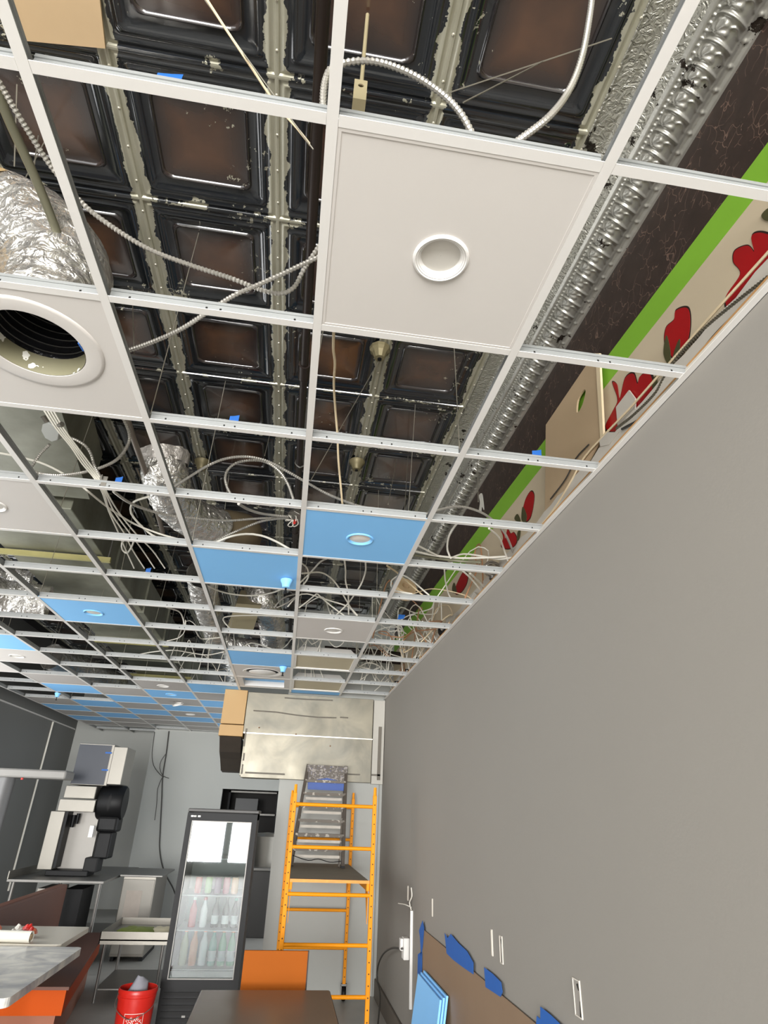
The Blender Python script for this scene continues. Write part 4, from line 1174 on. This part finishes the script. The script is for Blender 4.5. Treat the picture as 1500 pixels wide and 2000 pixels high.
for v_ in (bl, br): MB().box(v_.x - .02, v_.x + .02, v_.y - .035, v_.y + .035, 0, .02).build('foot', M_dark, T)

# ---- stainless exhaust hood hung in front of the partition
T = thing('exhaust_hood', 'smudged stainless steel exhaust hood above the scaffold', 'hood', (.27, 6.95, 2.03))
hx = lambda x: x - .27
MB().bbox(hx(-.505), hx(1.04), .012, .09, .485, .955, .004).build('upper_panel', M_hood, T)
MB().bbox(hx(-.47), hx(1.04), -.012, .085, .0, .478, .004).build('lower_panel', M_hood, T)
MB().box(hx(-.50), hx(1.045), -.014, .02, .476, .488).build('seam_lip', mat('bright_seam_steel', S(232, 226, 214), .25, .6), T)
MB().bbox(hx(-.49), hx(-.03), .09, .75, .02, .955, .004).build('side_body', M_hood, T)
MB().bbox(hx(1.05), hx(1.19), .03, .1, -.01, .95, .004).build('filler_column', mat('grey_filler', S(186, 182, 172), .5, var=.04), T)
M_gl = mat('dark_adhesive_strip', S(112, 106, 96), .7, var=.15, vscale=20)
for pts in ([(495, 1388), (540, 1391), (580, 1397), (620, 1401), (657, 1402)], [(664, 1401), (680, 1402)], [(556, 1363), (600, 1366), (650, 1368)]):
    w = [P(u, v, y=6.96) - T.location for u, v in pts]
    MB().tube([Vector((a.x, .009, a.z)) for a in w], .008, 6).build('adhesive_strip', M_gl, T)
for u0, v0, u1, v1 in ((481, 1424, 477, 1456), (477, 1472, 475, 1484), (474, 1494, 473, 1502), (473, 1505, 472, 1510), (480, 1509, 555, 1512), (680, 1512, 702, 1513), (728, 1513, 742, 1514), (742, 1420, 742, 1522)):
    a, b = P(u0, v0, y=6.93) - T.location, P(u1, v1, y=6.93) - T.location
    MB().box(min(a.x, b.x) - .008, max(a.x, b.x) + .008, -.016 if a.x < .77 else .012, -.01 if a.x < .77 else .032, min(a.z, b.z) - .008, max(a.z, b.z) + .008).build('adhesive_strip', M_gl, T)
for u, v in ((506, 1421), (645, 1457), (578, 1434)):
    a = P(u, v, y=6.935) - T.location; MB().lathe([(.008, 0), (.006, -.006), (.001, -.008)], 10, Matrix.Translation((a.x, -.012, a.z)) @ Matrix.Rotation(-math.pi / 2, 4, 'X')).build('rusty_screw', mat('rust', S(128, 84, 44), .7), T)
T = thing('beige_duct_box', 'beige boxed duct at the left end of the hood', 'duct', (-.64, 6.95, 2.47))
M_bb = mat('beige_box_paint', S(186, 150, 100), .6, var=.06, vscale=4)
MB().bbox(-.14, .13, .0, .32, .135, .53, .004).build('upper_box', M_bb, T); MB().bbox(-.145, .135, .0, .32, .0, .125, .004).build('lower_box', M_bb, T)
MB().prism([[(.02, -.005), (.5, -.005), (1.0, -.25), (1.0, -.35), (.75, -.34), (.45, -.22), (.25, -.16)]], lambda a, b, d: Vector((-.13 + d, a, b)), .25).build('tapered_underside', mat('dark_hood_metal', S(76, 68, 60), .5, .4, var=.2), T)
# trim between partition and right wall
struct(MB().box(1.155, 1.165, 7.045, 7.06, 0, 2.02).build('trim_1', mat('panel_seam', S(150, 148, 142), .7)))
struct(MB().bbox(1.17, 1.192, 4.6, 7.0, 0, .16, .004).build('baseboard_right', mat('dark_base_board', S(96, 88, 78), .6, var=.1)))

# ---- drinks fridge
FX0, FX1, FY, FH = -.862, -.192, 6.0, 1.665
T = thing('display_fridge', 'black glass-door drinks fridge left of the scaffold', 'fridge', ((FX0 + FX1) / 2, FY, 0))
w2 = (FX1 - FX0) / 2
q = MB().box(-w2, w2, .06, .68, 0, .29).box(-w2, w2, .64, .68, .29, FH).box(-w2, -w2 + .045, .06, .64, .29, FH).box(w2 - .045, w2, .06, .64, .29, FH).box(-w2, w2, .06, .64, FH - .06, FH)
q.build('cabinet', M_dark, T)
MB().box(-w2 + .045, w2 - .045, .61, .638, .295, FH - .062).box(-w2 + .045, -w2 + .05, .1, .61, .295, FH - .062).box(w2 - .05, w2 - .045, .1, .61, .295, FH - .062).build('liner', mat('grey_liner', S(92, 94, 94), .5), T)
MB().bbox(-w2 - .004, w2 + .012, .03, .66, FH, FH + .03, .008).build('top_cover', mat('dark_grey_top', S(84, 82, 80), .5), T)
d = MB().prism([rect(-w2, w2, .285, FH - .005), rect(-w2 + .05, w2 - .05, .345, FH - .075)[::-1]], lambda a, b, e: Vector((a, e, b)), .055).build('door', M_dark, T)
MB().prism([rect(-w2 + .048, w2 - .048, .343, FH - .073), rect(-w2 + .058, w2 - .058, .353, FH - .083)[::-1]], lambda a, b, e: Vector((a, .002 + e, b)), .01).build('inner_trim', M_dsteel, d)
MB().box(-w2 + .052, w2 - .052, .02, .026, .347, FH - .077).build('glass_pane', M_glass, d)
MB().box(-w2 + .052, w2 - .052, .03, .05, .35, .40).build('kick_strip', mat('grey_strip', S(120, 118, 114), .5), d)
for k_, (a, b) in enumerate(((-.30, -.275), (-.27, -.26), (-.255, -.25), (-.235, -.21))): MB().box(a, b, -.002, .0, FH - .045, FH - .03).build('badge_mark', M_white, d)
for k_ in range(5): MB().box(-w2 + .03, w2 - .03, .05, .058, .04 + k_ * .045, .065 + k_ * .045).build('grille_slat', M_black, T)
MB().box(-.12, -.09, .045, .05, .07, .085).build('grille_badge', M_dsteel, T)
SH = (1.273, .972, .697, .405)
for z in SH:
    MB().box(-w2 + .05, w2 - .05, .10, .60, z - .012, z - .004).build('shelf', mat('white_wire_shelf', S(150, 152, 150), .4), T)


def bottle(x, y, z, h, r, body, cap, label, group, lab=None):
    t = thing('drink_bottle', label, 'bottle', (x, y, z), 0, group)
    MB().lathe([(.001, 0), (r * .9, .0), (r, .01), (r, h * .55), (r * .92, h * .62), (r * .42, h * .82), (r * .36, h * .92), (.001, h * .92)], 16).build('body', body, t, True)
    MB().lathe([(r * .45, h * .9), (r * .45, h), (.001, h)], 12).build('cap', cap, t, True)
    if lab: MB().lathe([(r * 1.01, h * .12), (r * 1.012, h * .40)], 16).build('paper_label', lab, t, True)


def can(x, y, z, m, label):
    t = thing('drink_can', label, 'can', (x, y, z), 0, 'cans on the upper fridge shelf')
    MB().lathe([(.001, 0), (.026, 0), (.033, .01), (.033, .12), (.028, .135), (.001, .135)], 16).build('body', m, t, True)
    MB().lathe([(.027, .135), (.028, .138), (.024, .136), (.001, .134)], 16).build('lid', M_steel, t, True)


bc = {c_: mat('drink_' + c_, S(*v), .25) for c_, v in dict(olive=(128, 132, 104), amber=(170, 104, 66), clear=(158, 164, 166), teal=(58, 124, 112), green=(74, 134, 98), dark=(40, 36, 34), red=(176, 40, 48), coral=(214, 118, 84), lime=(92, 150, 60), purple=(110, 70, 110), pink=(180, 90, 110), orange=(190, 130, 70), white=(216, 216, 214)).items()}
for k_, (x, b_, c_) in enumerate(((-.735, 'olive', 'coral'), (-.648, 'amber', 'coral'), (-.56, 'clear', 'coral'), (-.475, 'teal', 'coral'), (-.387, 'green', 'coral'), (-.302, 'green', 'coral'))):
    bottle(x, 6.26, .402, .285, .036, bc[b_], bc[c_], f'{b_} drink bottle, {ORD[k_ + 1]} from left on the bottom fridge shelf', 'bottles on the bottom fridge shelf', bc['clear'] if k_ > 2 else None)
for x, b_, c_, lb in ((-.70, 'red', 'white', 'red drink bottle at left of the middle fridge shelf'), (-.6, 'white', 'red', 'white and red drink bottle on the middle fridge shelf'), (-.492, 'dark', 'dark', 'dark bottle with pale label, left of two on middle shelf'), (-.396, 'dark', 'dark', 'dark bottle with pale label, right of two on middle shelf'), (-.31, 'dark', 'teal', 'dark bottle at right end of the middle fridge shelf')):
    bottle(x, 6.27, .694, .24, .034, bc[b_], bc[c_], lb, 'bottles on the middle fridge shelf', bc['white'] if b_ == 'dark' else None)
for x, c_ in ((-.686, 'red'), (-.59, 'lime'), (-.50, 'purple'), (-.42, 'pink'), (-.34, 'orange')): can(x, 6.24, .969, bc[c_], f'{c_} drink can on the upper fridge shelf')
for x, c_ in ((-.76, 'lime'), (-.67, 'dark'), (-.57, 'clear')): bottle(x, 6.27, 1.27, .23, .034, bc[c_], bc['white'], f'{c_} bottle on the top fridge shelf', 'bottles on the top fridge shelf')

# ---- red bucket
T = thing('red_bucket', 'red plastic bucket with a white square logo, left of the fridge', 'bucket', (-.985, 5.66, 0))
MB().lathe([(.001, 0), (.130, 0), (.133, .006), (.146, .30), (.152, .30), (.153, .315), (.148, .318), (.149, .335), (.155, .337), (.156, .352), (.150, .366), (.146, .366), (.142, .30), (.126, .01), (.001, .008)], 40).build('pail', M_red, T, True)
q = MB()
q.tube(spline([(.153, 0, .325), (.14, -.10, .25), (.0, -.165, .19), (-.14, -.10, .25), (-.153, 0, .325)], .02), .003, 6); q.build('wire_handle', M_steel, T, True)


def wrap(u_, v_, dz=.0012):      # flat print (u across, v up) wrapped on the pail wall
    r = .132 + (.146 - .132) * (v_ / .30) + dz; an = -math.pi / 2 + .16 + u_ / r
    return Vector((r * math.cos(an), r * math.sin(an), v_))


def flat_print(pts, name, m, dz):
    q = MB(); vs = [wrap(a, b, dz) for a, b in pts]; q.add(vs, [tuple(range(len(vs)))]); return q.build(name, m, T)


M_print = mat('white_print', S(232, 226, 218), .5)
lw = .0035; L0, L1, B0, B1 = -.075, .075, .07, .22
for a, b, c_, d_ in ((L0, L1, B1 - lw, B1), (L0, L1, B0, B0 + lw), (L0, L0 + lw, B0, B1), (L1 - lw, L1, B0, B1)):
    q = MB(); n_ = 10
    for k_ in range(n_):
        u0, u1 = a + (b - a) * k_ / n_, a + (b - a) * (k_ + 1) / n_
        q.add([wrap(u0, c_), wrap(u1, c_), wrap(u1, d_), wrap(u0, d_)], [(0, 1, 2, 3)])
    q.build('logo_border', M_print, T)
for kk, (txt, off_) in enumerate((('THE', .052), ('HOME', .012), ('DEPOT', -.034))):
    fc = bpy.data.curves.new('lettering', 'FONT'); fc.body = txt; fc.align_x = 'CENTER'; fc.size = .050 if kk else .032
    fo = bpy.data.objects.new('lettering_tmp', fc); COL.objects.link(fo)
    me = fo.to_mesh(); ca, sa = math.cos(.62), math.sin(.62)
    q = MB(); vs = []
    for v in me.vertices:
        x_, y_ = v.co.x, v.co.y + off_
        vs.append(wrap(x_ * ca - y_ * sa * .8 - .004, .145 + (x_ * sa + y_ * ca * .9) * .8, .0015))
    q.add(vs, [tuple(p.vertices) for p in me.polygons]); fo.to_mesh_clear(); bpy.data.objects.remove(fo)
    q.build('logo_lettering', M_print, T)
T = thing('rag_bundle', 'grey crumpled rag sticking out of the red bucket', 'rag', (-.985, 5.66, .28))
q = MB(); q.lathe([(.001, -.05), (.07, -.03), (.085, .04), (.06, .11), (.02, .15), (.001, .152)], 20)
q.v = [tuple(Vector(v) * (1 + .25 * noise.noise(Vector(v) * 16))) for v in q.v]; q.build('cloth', mat('grey_rag', S(150, 150, 158), .8, var=.15, vscale=30), T, True)

# ---- brown dining table in front and the orange-backed chair behind it
T = thing('brown_table', 'brown laminate table at the bottom edge of the photo', 'table', (.05, 3.17, 0))
MB().bbox(-.38, .38, -.62, .62, .712, .742, .006).build('table_top', M_brown_table, T)
MB().box(-.383, .383, -.624, .624, .716, .736).build('edge_band', M_dark, T)
MB().cyl((0, 0, .03), (0, 0, .712), .04, n=20).build('pedestal', M_dark, T, True); MB().bbox(-.25, .25, -.25, .25, 0, .03, .008).build('foot_plate', M_dark, T)
T = thing('orange_chair', 'chair with square orange laminate back behind the brown table', 'chair', (.095, 4.18, 0))
MB().bbox(-.205, .205, -.185, -.165, .46, .90, .003).build('backrest', M_orange, T)
MB().box(.199, .2065, -.187, -.163, .46, .90).build('dark_edge', M_outline, T)
MB().bbox(-.2, .2, -.19, .22, .43, .455, .006).build('seat', M_orange, T)
for sx in (-1, 1):
    for y in (-.17, .19): MB().cyl((sx * .17, y, 0), (sx * .17, y, .43), .013, n=10).build('leg', M_dark, T, True)
    MB().cyl((sx * .17, -.15, .43), (sx * .17, -.15, .8), .011, n=10).build('back_post', M_dark, T, True)

# ---- booth bench, tables
def quad_prism(pts, z0, z1): return MB().prism([pts], lambda a, b, d: Vector((a, b, z0 + d)), z1 - z0)


M_seat = mat('orange_vinyl', S(186, 74, 6), .5, var=.05, spec=.12); M_shadedv = mat('shaded_brown_vinyl', S(96, 52, 32), .5, var=.08, vscale=4)  # shade on the seat top is put into the brown vinyl colour
T = thing('booth_bench', 'long vinyl booth bench with orange front and shaded brown seat top', 'bench', (0, 0, 0))
sp = [(-2.25, 5.12), (-1.40, 5.12), (-1.70, 7.35), (-2.25, 7.35)]
quad_prism([(-2.25, 5.14), (-1.42, 5.14), (-1.72, 7.33), (-2.25, 7.33)], .30, .455).build('cushion', M_seat, T)
quad_prism(sp, .455, .475).build('seat_top', M_shadedv, T)
quad_prism([(-2.2, 5.3), (-1.5, 5.3), (-1.78, 7.3), (-2.2, 7.3)], 0, .30).build('plinth', mat('bench_plinth', S(150, 92, 66), .6), T)
b_ = MB().bbox(-2.36, -2.25, 5.3, 7.6, .3, .885, .02).build('backrest', M_shadedv, T)
MB().bbox(-2.365, -2.245, 5.0, 5.3, .3, .885, .02).build('backrest_end', M_seat, T)


def cafe_table(x0, x1, y0, y1, z, m, label, th=.035, ped=0):
    cx, cy = (x0 + x1) / 2, (y0 + y1) / 2
    t = thing('cafe_table', label, 'table', (cx, cy, 0))
    pl = rrect(.5, .04, 5); pl = [((a * (x1 - x0)), (b * (y1 - y0))) for a, b in pl]
    MB().prism([pl], lambda a, b, d: Vector((a, b, z - th + d)), th).build('table_top', m, t)
    MB().cyl((ped, 0, .03), (ped, 0, z - th), .04, n=16).build('pedestal', M_dark, t, True); MB().bbox(ped - .2, ped + .2, -.2, .2, 0, .03, .008).build('foot_plate', M_dark, t)
    return t


cafe_table(-2.35, -1.32, 3.56, 4.94, .75, M_marble, 'grey marble-look cafe table at lower left', .045)
cafe_table(-2.6, -1.50, 5.02, 5.80, .75, mat('ivory_laminate', S(206, 200, 186), .3, var=.03), 'ivory cafe table behind the grey marble one', .035, -.42)
T = thing('paper_roll', 'white paper roll lying on the ivory cafe table', 'paper roll', (-1.98, 5.08, .79)); T.rotation_euler = (0, 0, -.1)
q = MB(); q.tube([(-.35, 0, 0), (.25, 0, 0)], .038, 20, False); q.tube([(.25, 0, 0), (.25, 0, 0)], [.038, .018], 20, False); q.build('roll', M_wire, T, True)
MB().cyl((.20, 0, 0), (.2505, 0, 0), .02, n=14).build('core', M_cardbd, T, True)
T = thing('snack_tray', 'red and white crumpled wrappers piled behind the paper roll', 'wrappers', (-2.06, 5.32, .751))
rw = random.Random(9)
for k_ in range(9):
    q = MB(); q.lathe([(.001, 0), (.035, .0), (.03, .02), (.01, .04), (.001, .042)], 9)
    q.v = [tuple(Vector(v) * (1 + .5 * noise.noise(Vector(v) * 30 + Vector((k_, 0, 0))))) for v in q.v]
    q.build('wrapper', [M_wire, M_red, bc['coral']][k_ % 3], T, False, (rw.uniform(-.05, .3), rw.uniform(-.05, .05), rw.uniform(0, .05)))

# ---- small steel tray stand between bench and fridge
T = thing('tray_stand', 'steel stand with a shallow tray of green produce beside the fridge', 'stand', (-1.28, 7.2, 0))
q = MB().box(-.33, .33, -.45, .45, .50, .512)
for a in ((-.33, -.322, -.45, .45), (.322, .33, -.45, .45), (-.33, .33, -.45, -.442), (-.33, .33, .442, .45)): q.box(*a, .47, .575)
q.build('tray', M_steel, T)
for sx in (-1, 1):
    for sy in (-1, 1): MB().cyl((sx * .28, sy * .4, 0), (sx * .28, sy * .4, .5), .014, n=10).build('leg', M_dsteel, T, True)
MB().box(-.29, .29, -.4, .4, .10, .11).build('lower_shelf', M_dsteel, T)
for k_, (x, y, m, lb, s_) in enumerate(((-1.33, 7.1, mat('leaf_bag', S(116, 128, 48), .5, var=.3, vscale=14), 'bag of green leaves lying in the steel tray', .2), (-1.08, 7.15, mat('pale_bag', S(200, 190, 160), .5, var=.2, vscale=14), 'pale paper bag lying in the steel tray', .13))):
    t = thing('produce_bag', lb, 'bag', (x, y, .513))
    q = MB(); q.lathe([(.001, 0), (.9, 0), (1, .12), (.8, .3), (.3, .36), (.001, .36)], 22)
    q.v = [(v[0] * s_ * (1 + .2 * noise.noise(Vector(v) * 3)), v[1] * s_ * 1.1, v[2] * .13 * (1 + .4 * noise.noise(Vector(v) * 4))) for v in q.v]; q.build('pouch', m, t, True)
    MB().box(-s_ * .5, s_ * .5, s_ * .9, s_ * 1.2, .005, .012).build('bag_seal', m, t)

# ---- steel work table with a tall dispensing machine
T = thing('work_table', 'stainless work table under the tall dispensing machine', 'table', (-2.42, 8.75, 0))
MB().bbox(-.56, .50, -.95, 1.0, .872, .90, .004).build('table_top', M_dsteel, T)
MB().box(-.56, -.55, -.95, 1.0, .9, .98).build('upstand', M_steel, T)
for sx in (-.5, .45):
    for sy in (-.88, .92): MB().cyl((sx, sy, 0), (sx, sy, .872), .02, n=12).build('leg', M_dsteel, T, True)
MB().box(-.5, .45, -.88, .92, .22, .235).build('lower_shelf', M_dsteel, T)
for sx in (-.25, .05): MB().box(sx, sx + .2, -.8, -.3, .236, .80).build('stored_panel', M_steel if sx < 0 else M_dark, T)
T = thing('steel_cabinet', 'stainless cabinet with a pale notice right of the work table', 'cabinet', (-1.66, 9.0, 0))
MB().bbox(-.20, .20, -.45, .45, .05, .89, .006).build('carcass', M_steel, T)
MB().bbox(-.19, .19, -.465, -.45, .08, .86, .004).build('door', mat('pale_steel_door', S(146, 142, 134), .5, .3, var=.06), T)
MB().box(-.13, .06, -.468, -.466, .4, .74).build('notice', mat('faded_notice', S(176, 166, 156), .7, var=.12, vscale=12), T)
MB().bbox(-.24, .28, -.5, .5, .89, .912, .004).build('counter_top', M_dsteel, T)
for sx in (-.17, .17): MB().box(sx - .02, sx + .02, -.4, .4, 0, .05).build('foot', M_dark, T)
T = thing('dispensing_machine', 'tall steel dispensing machine with navy top panel and blue tape', 'machine', (-2.37, 8.35, .902))
M_navy = mat('navy_panel', S(44, 48, 58), .35)
MB().bbox(-.33, .12, -.05, .5, 1.01, 1.515, .006).build('top_box', M_steel, T)
MB().box(-.325, .085, -.058, -.05, 1.02, 1.50).build('navy_panel', M_navy, T)
MB().box(.2, .205, .05, .2, 1.2, 1.4).build('side_vent', M_dark, T)
MB().bbox(.085, .29, -.045, .45, 1.03, 1.49, .006).build('side_housing', M_steel, T)
for z in (1.40, 1.19): MB().box(.02, .10, -.063, -.047, z, z + .018).build('blue_tape', M_tape, T)
MB().bbox(-.36, .02, -.1, .45, .85, 1.0, .008).build('hopper_cover', M_steel, T)
MB().bbox(-.40, .04, -.08, .4, .70, .84, .006).build('head', M_steel, T)
MB().bbox(-.47, -.30, -.08, .4, .06, .70, .006).build('left_column', M_steel, T)
MB().box(-.30, .08, .15, .4, .06, .70).build('back_panel', mat('milky_steel', S(148, 144, 138), .45, .3, var=.05), T)
MB().box(-.30, -.265, -.06, .15, .08, .70).build('dark_channel', M_dark, T)
MB().cyl((-.22, .06, .66), (-.22, .06, .52), .03, .022, 14).build('spout', M_dark, T, True)
MB().cyl((-.17, .06, .68), (-.17, .06, .56), .022, .016, 14).build('spout', M_dark, T, True)
MB().bbox(-.35, .14, -.12, .2, .0, .06, .008).build('drip_tray', M_dark, T)
q = MB(); q.lathe([(.001, -.16), (.17, -.16), (.185, -.14), (.185, .14), (.17, .16), (.001, .16)], 32, Matrix.Translation((.2, .12, .82)) @ Matrix.Rotation(math.pi / 2, 4, 'Y') @ Matrix.Scale(1.1, 4, (1, 0, 0)))
q.build('round_drum', M_dark, T, True)
MB().lathe([(.186, -.02), (.19, 0), (.186, .02)], 32, Matrix.Translation((.2, .12, .82)) @ Matrix.Rotation(math.pi / 2, 4, 'Y')).build('drum_band', M_black, T, True)
MB().bbox(.09, .34, .0, .3, .48, .66, .03).build('lower_head', M_dark, T); MB().bbox(.12, .3, .02, .3, .18, .48, .02).build('handle_block', M_dark, T)
MB().box(.04, .09, -.09, -.03, .42, .55).build('white_switch', M_white, T)
MB().bbox(.06, .22, -.08, .2, .04, .2, .015).build('lower_knob_block', M_black, T)
# overhead pot shelf at far left with its post
T = thing('overhead_shelf', 'grey steel overhead shelf on a post at the left edge', 'shelf', (-3.25, 7.6, 0))
MB().bbox(-.55, .70, -.04, .30, 1.945, 2.045, .02).build('shelf_board', mat('shelf_grey', S(128, 126, 122), .5, .3, var=.08), T)
MB().cyl((-.02, .12, 0), (-.02, .12, 1.945), .11, n=20).build('post', mat('post_grey', S(108, 108, 108), .5, .2, var=.08), T, True)
MB().cyl((.22, -.03, 1.945), (.22, -.03, 1.925), .014, n=8).build('rivet', M_red, T)

# ---- back wall and kitchen details
cable3([(XL + .02, 11.4, 2.99), (XL + .02, 11.4, 2.2), (XL + .02, 11.4, .4)], .016, 'white vertical conduit on the dark left wall', M_wire, cat='conduit', name='wall_conduit')
for k_, (pts, lb) in enumerate((([(330, 1428), (325, 1470), (318, 1515), (316, 1560), (313, 1620), (312, 1660), (320, 1700), (338, 1735), (345, 1755)], 'dark cord bundle hanging down the white back wall'),
                                ([(302, 1430), (297, 1470), (300, 1495), (312, 1512), (320, 1518)], 'thin dark cord looping left on the back wall'),
                                ([(326, 1470), (315, 1485), (312, 1500), (318, 1515), (330, 1520)], 'small coil of dark cord on the back wall'),
                                ([(316, 1520), (308, 1540), (306, 1570), (302, 1602)], 'short dark cord end dangling on the back wall'))):
    cable3([P(u, v, y=YB - .03) for u, v in pts], .012 if k_ == 0 else .006, lb, M_darkwire, name='hanging_cord', step=.06)
T = thing('kitchen_counter', 'dark steel counter with a pale basin seen through the doorway', 'counter', (-.45, 10.6, 0))
MB().bbox(-.5, .55, -.4, .4, .0, .86, .01).build('cabinet', mat('counter_dark', S(66, 64, 62), .5, .3), T); MB().bbox(-.52, .57, -.42, .42, .86, .9, .006).build('worktop', M_dsteel, T)
MB().lathe([(.001, .9), (.18, .9), (.22, 1.25), (.23, 1.32), (.2, 1.36), (.001, 1.38)], 24, Matrix.Translation((.30, -.05, 0))).build('basin', M_steel, T, True)
T = thing('kitchen_shelf', 'black shelf unit with grey box in the dark doorway', 'shelf', (-.55, 13.2, 0))
for z in (1.2, 1.6, 2.0): MB().box(-.5, .5, -.2, .2, z, z + .03).build('shelf_board', M_dsteel, T)
for sx in (-.48, .48): MB().box(sx - .02, sx + .02, -.2, .2, 0, 2.03).build('upright', M_dark, T)
MB().bbox(-.35, .1, -.18, .1, 1.632, 1.9, .01).build('storage_box', mat('box_mid_grey', S(112, 112, 112), .6), T)

# ---- right wall: masking board, tape, outlets, cord, leaning tiles
T = thing('masking_board', 'brown hardboard sheet taped along the lower right wall', 'board', (XR - .012, 0, 0))
MB().box(0, .005, -.5, 4.63, .02, .938).build('sheet', M_hardbd, T)
tp = [([(868, 1822), (874, 1832), (880, 1824), (895, 1842), (912, 1858), (924, 1880), (924, 1903), (905, 1890), (885, 1875), (872, 1862)], 'wide torn blue tape strip on the masking board top'),
      ([(945, 1889), (962, 1902), (978, 1918), (981, 1938), (977, 1947), (948, 1928)], 'square blue tape patch, middle of the masking board top'),
      ([(1048, 1984), (1055, 1990), (1055, 1966), (1075, 1982), (1100, 2006), (1100, 2030), (1046, 2010)], 'notched blue tape piece at the bottom edge of photo'),
      ([(818, 1818), (825, 1798), (828, 1812), (825, 1850), (822, 1868), (820, 1830)], 'narrow blue tape at the masking board corner'),
      ([(816, 1864), (824, 1858), (824, 1905), (815, 1905)], 'blue tape strip on the masking board end')]
for pts, lb in tp:
    pl = px_poly(pts, XR - .016)
    tag(MB().prism([pl], lambda a, b, d: Vector((XR - .0155 + d, a, b)), .0015).build('tape_strip', M_tape), lb, 'tape', 'blue tape on the masking board')


def outlet_cut(y, z, h, w, label, dark):
    t = thing('outlet_box', label, 'outlet', (XR - .001, y, z))
    e_ = .004
    MB().prism([rect(-w / 2, w / 2, -h / 2, h / 2), rect(-w / 2 + e_, w / 2 - e_, -h / 2 + e_, h / 2 - e_)[::-1]], lambda a, b, d: Vector((-.004 + d, a, b)), .006).build('rim', M_drywall_edge, t)
    MB().box(-.0012, -.0004, -w / 2 + .003, w / 2 - .003, -h / 2 + .003, h / 2 - .003).build('recess', M_drywall_edge if not dark else mat('box_back', S(150, 144, 136), .7), t)
    if dark:
        MB().prism([[(-w * .42, -h * .46), (-w * .25, -h * .46), (-w * .36, -h * .05)]], lambda a, b, d: Vector((-.0042 + d, a, b)), .003).build('dark_gap', M_hole, t)
        MB().prism([[(-w * .1, h * .36), (-w * .3, h * .22), (-w * .22, h * .4)]], lambda a, b, d: Vector((-.0042 + d, a, b)), .003).build('dark_gap', M_hole, t)


outlet_cut(4.34, 1.11, .11, .02, 'blank white outlet strip above masking board corner', False)
outlet_cut(5.30, 1.10, .11, .03, 'white outlet strip at the far end of the right wall', False)
outlet_cut(2.93, 1.125, .115, .018, 'pale wall strip right of the tape strips', False)
outlet_cut(2.78, 1.12, .115, .04, 'open outlet cut-out beside the pale wall strip', True)
outlet_cut(1.90, 1.12, .115, .06, 'open outlet box with dark edge at lower right', True)
T = thing('surface_conduit', 'white surface conduit with a plug box on the right wall', 'conduit', (XR, 5.08, 0))
MB().bbox(-.022, -.0005, -.012, .012, .35, 1.0, .003).build('raceway', M_white, T); MB().bbox(-.05, -.0005, .12, .22, .64, .79, .006).build('outlet_body', M_white, T)
MB().bbox(-.075, -.05, .14, .2, .70, .785, .006).build('plug', M_white, T); MB().tube(spline([(-.01, .02, 1.0), (-.02, .05, 1.05), (-.01, .0, 1.1), (-.012, .02, 1.16)], .02), .005, 6).build('wire_end', M_wire, T)
MB().tube(spline([(-.01, .02, 1.02), (-.05, .1, 1.03), (-.08, .25, 1.02)], .02), .004, 6).build('side_wire', M_wire, T)
cable3([P(u, v, x=1.13) for u, v in ((786, 1853), (765, 1852), (748, 1864), (738, 1888), (737, 1915), (742, 1945))] + [Vector((1.05, 5.9, .012)), Vector((.95, 5.4, .008)), Vector((.98, 4.9, .008))], .008, 'dark power cord drooping from the wall conduit to the floor', M_darkwire, name='power_cord')
for k_ in range(3):
    lb = ['blue ceiling tile leaning on the masking board, outermost', 'blue ceiling tile leaning on the masking board, middle one', 'blue ceiling tile leaning on the masking board, innermost'][k_]
    t = thing('leaning_tile', lb, 'ceiling tile', (1.01 + k_ * .019, 4.17, 0), 0, 'blue tiles leaning on the masking board')
    t.rotation_euler = (0, math.radians(9), 0)
    MB().bbox(0, .014, -.36, .32, .002, .70 + .01 * k_, .002).build('panel', M_blue, t)
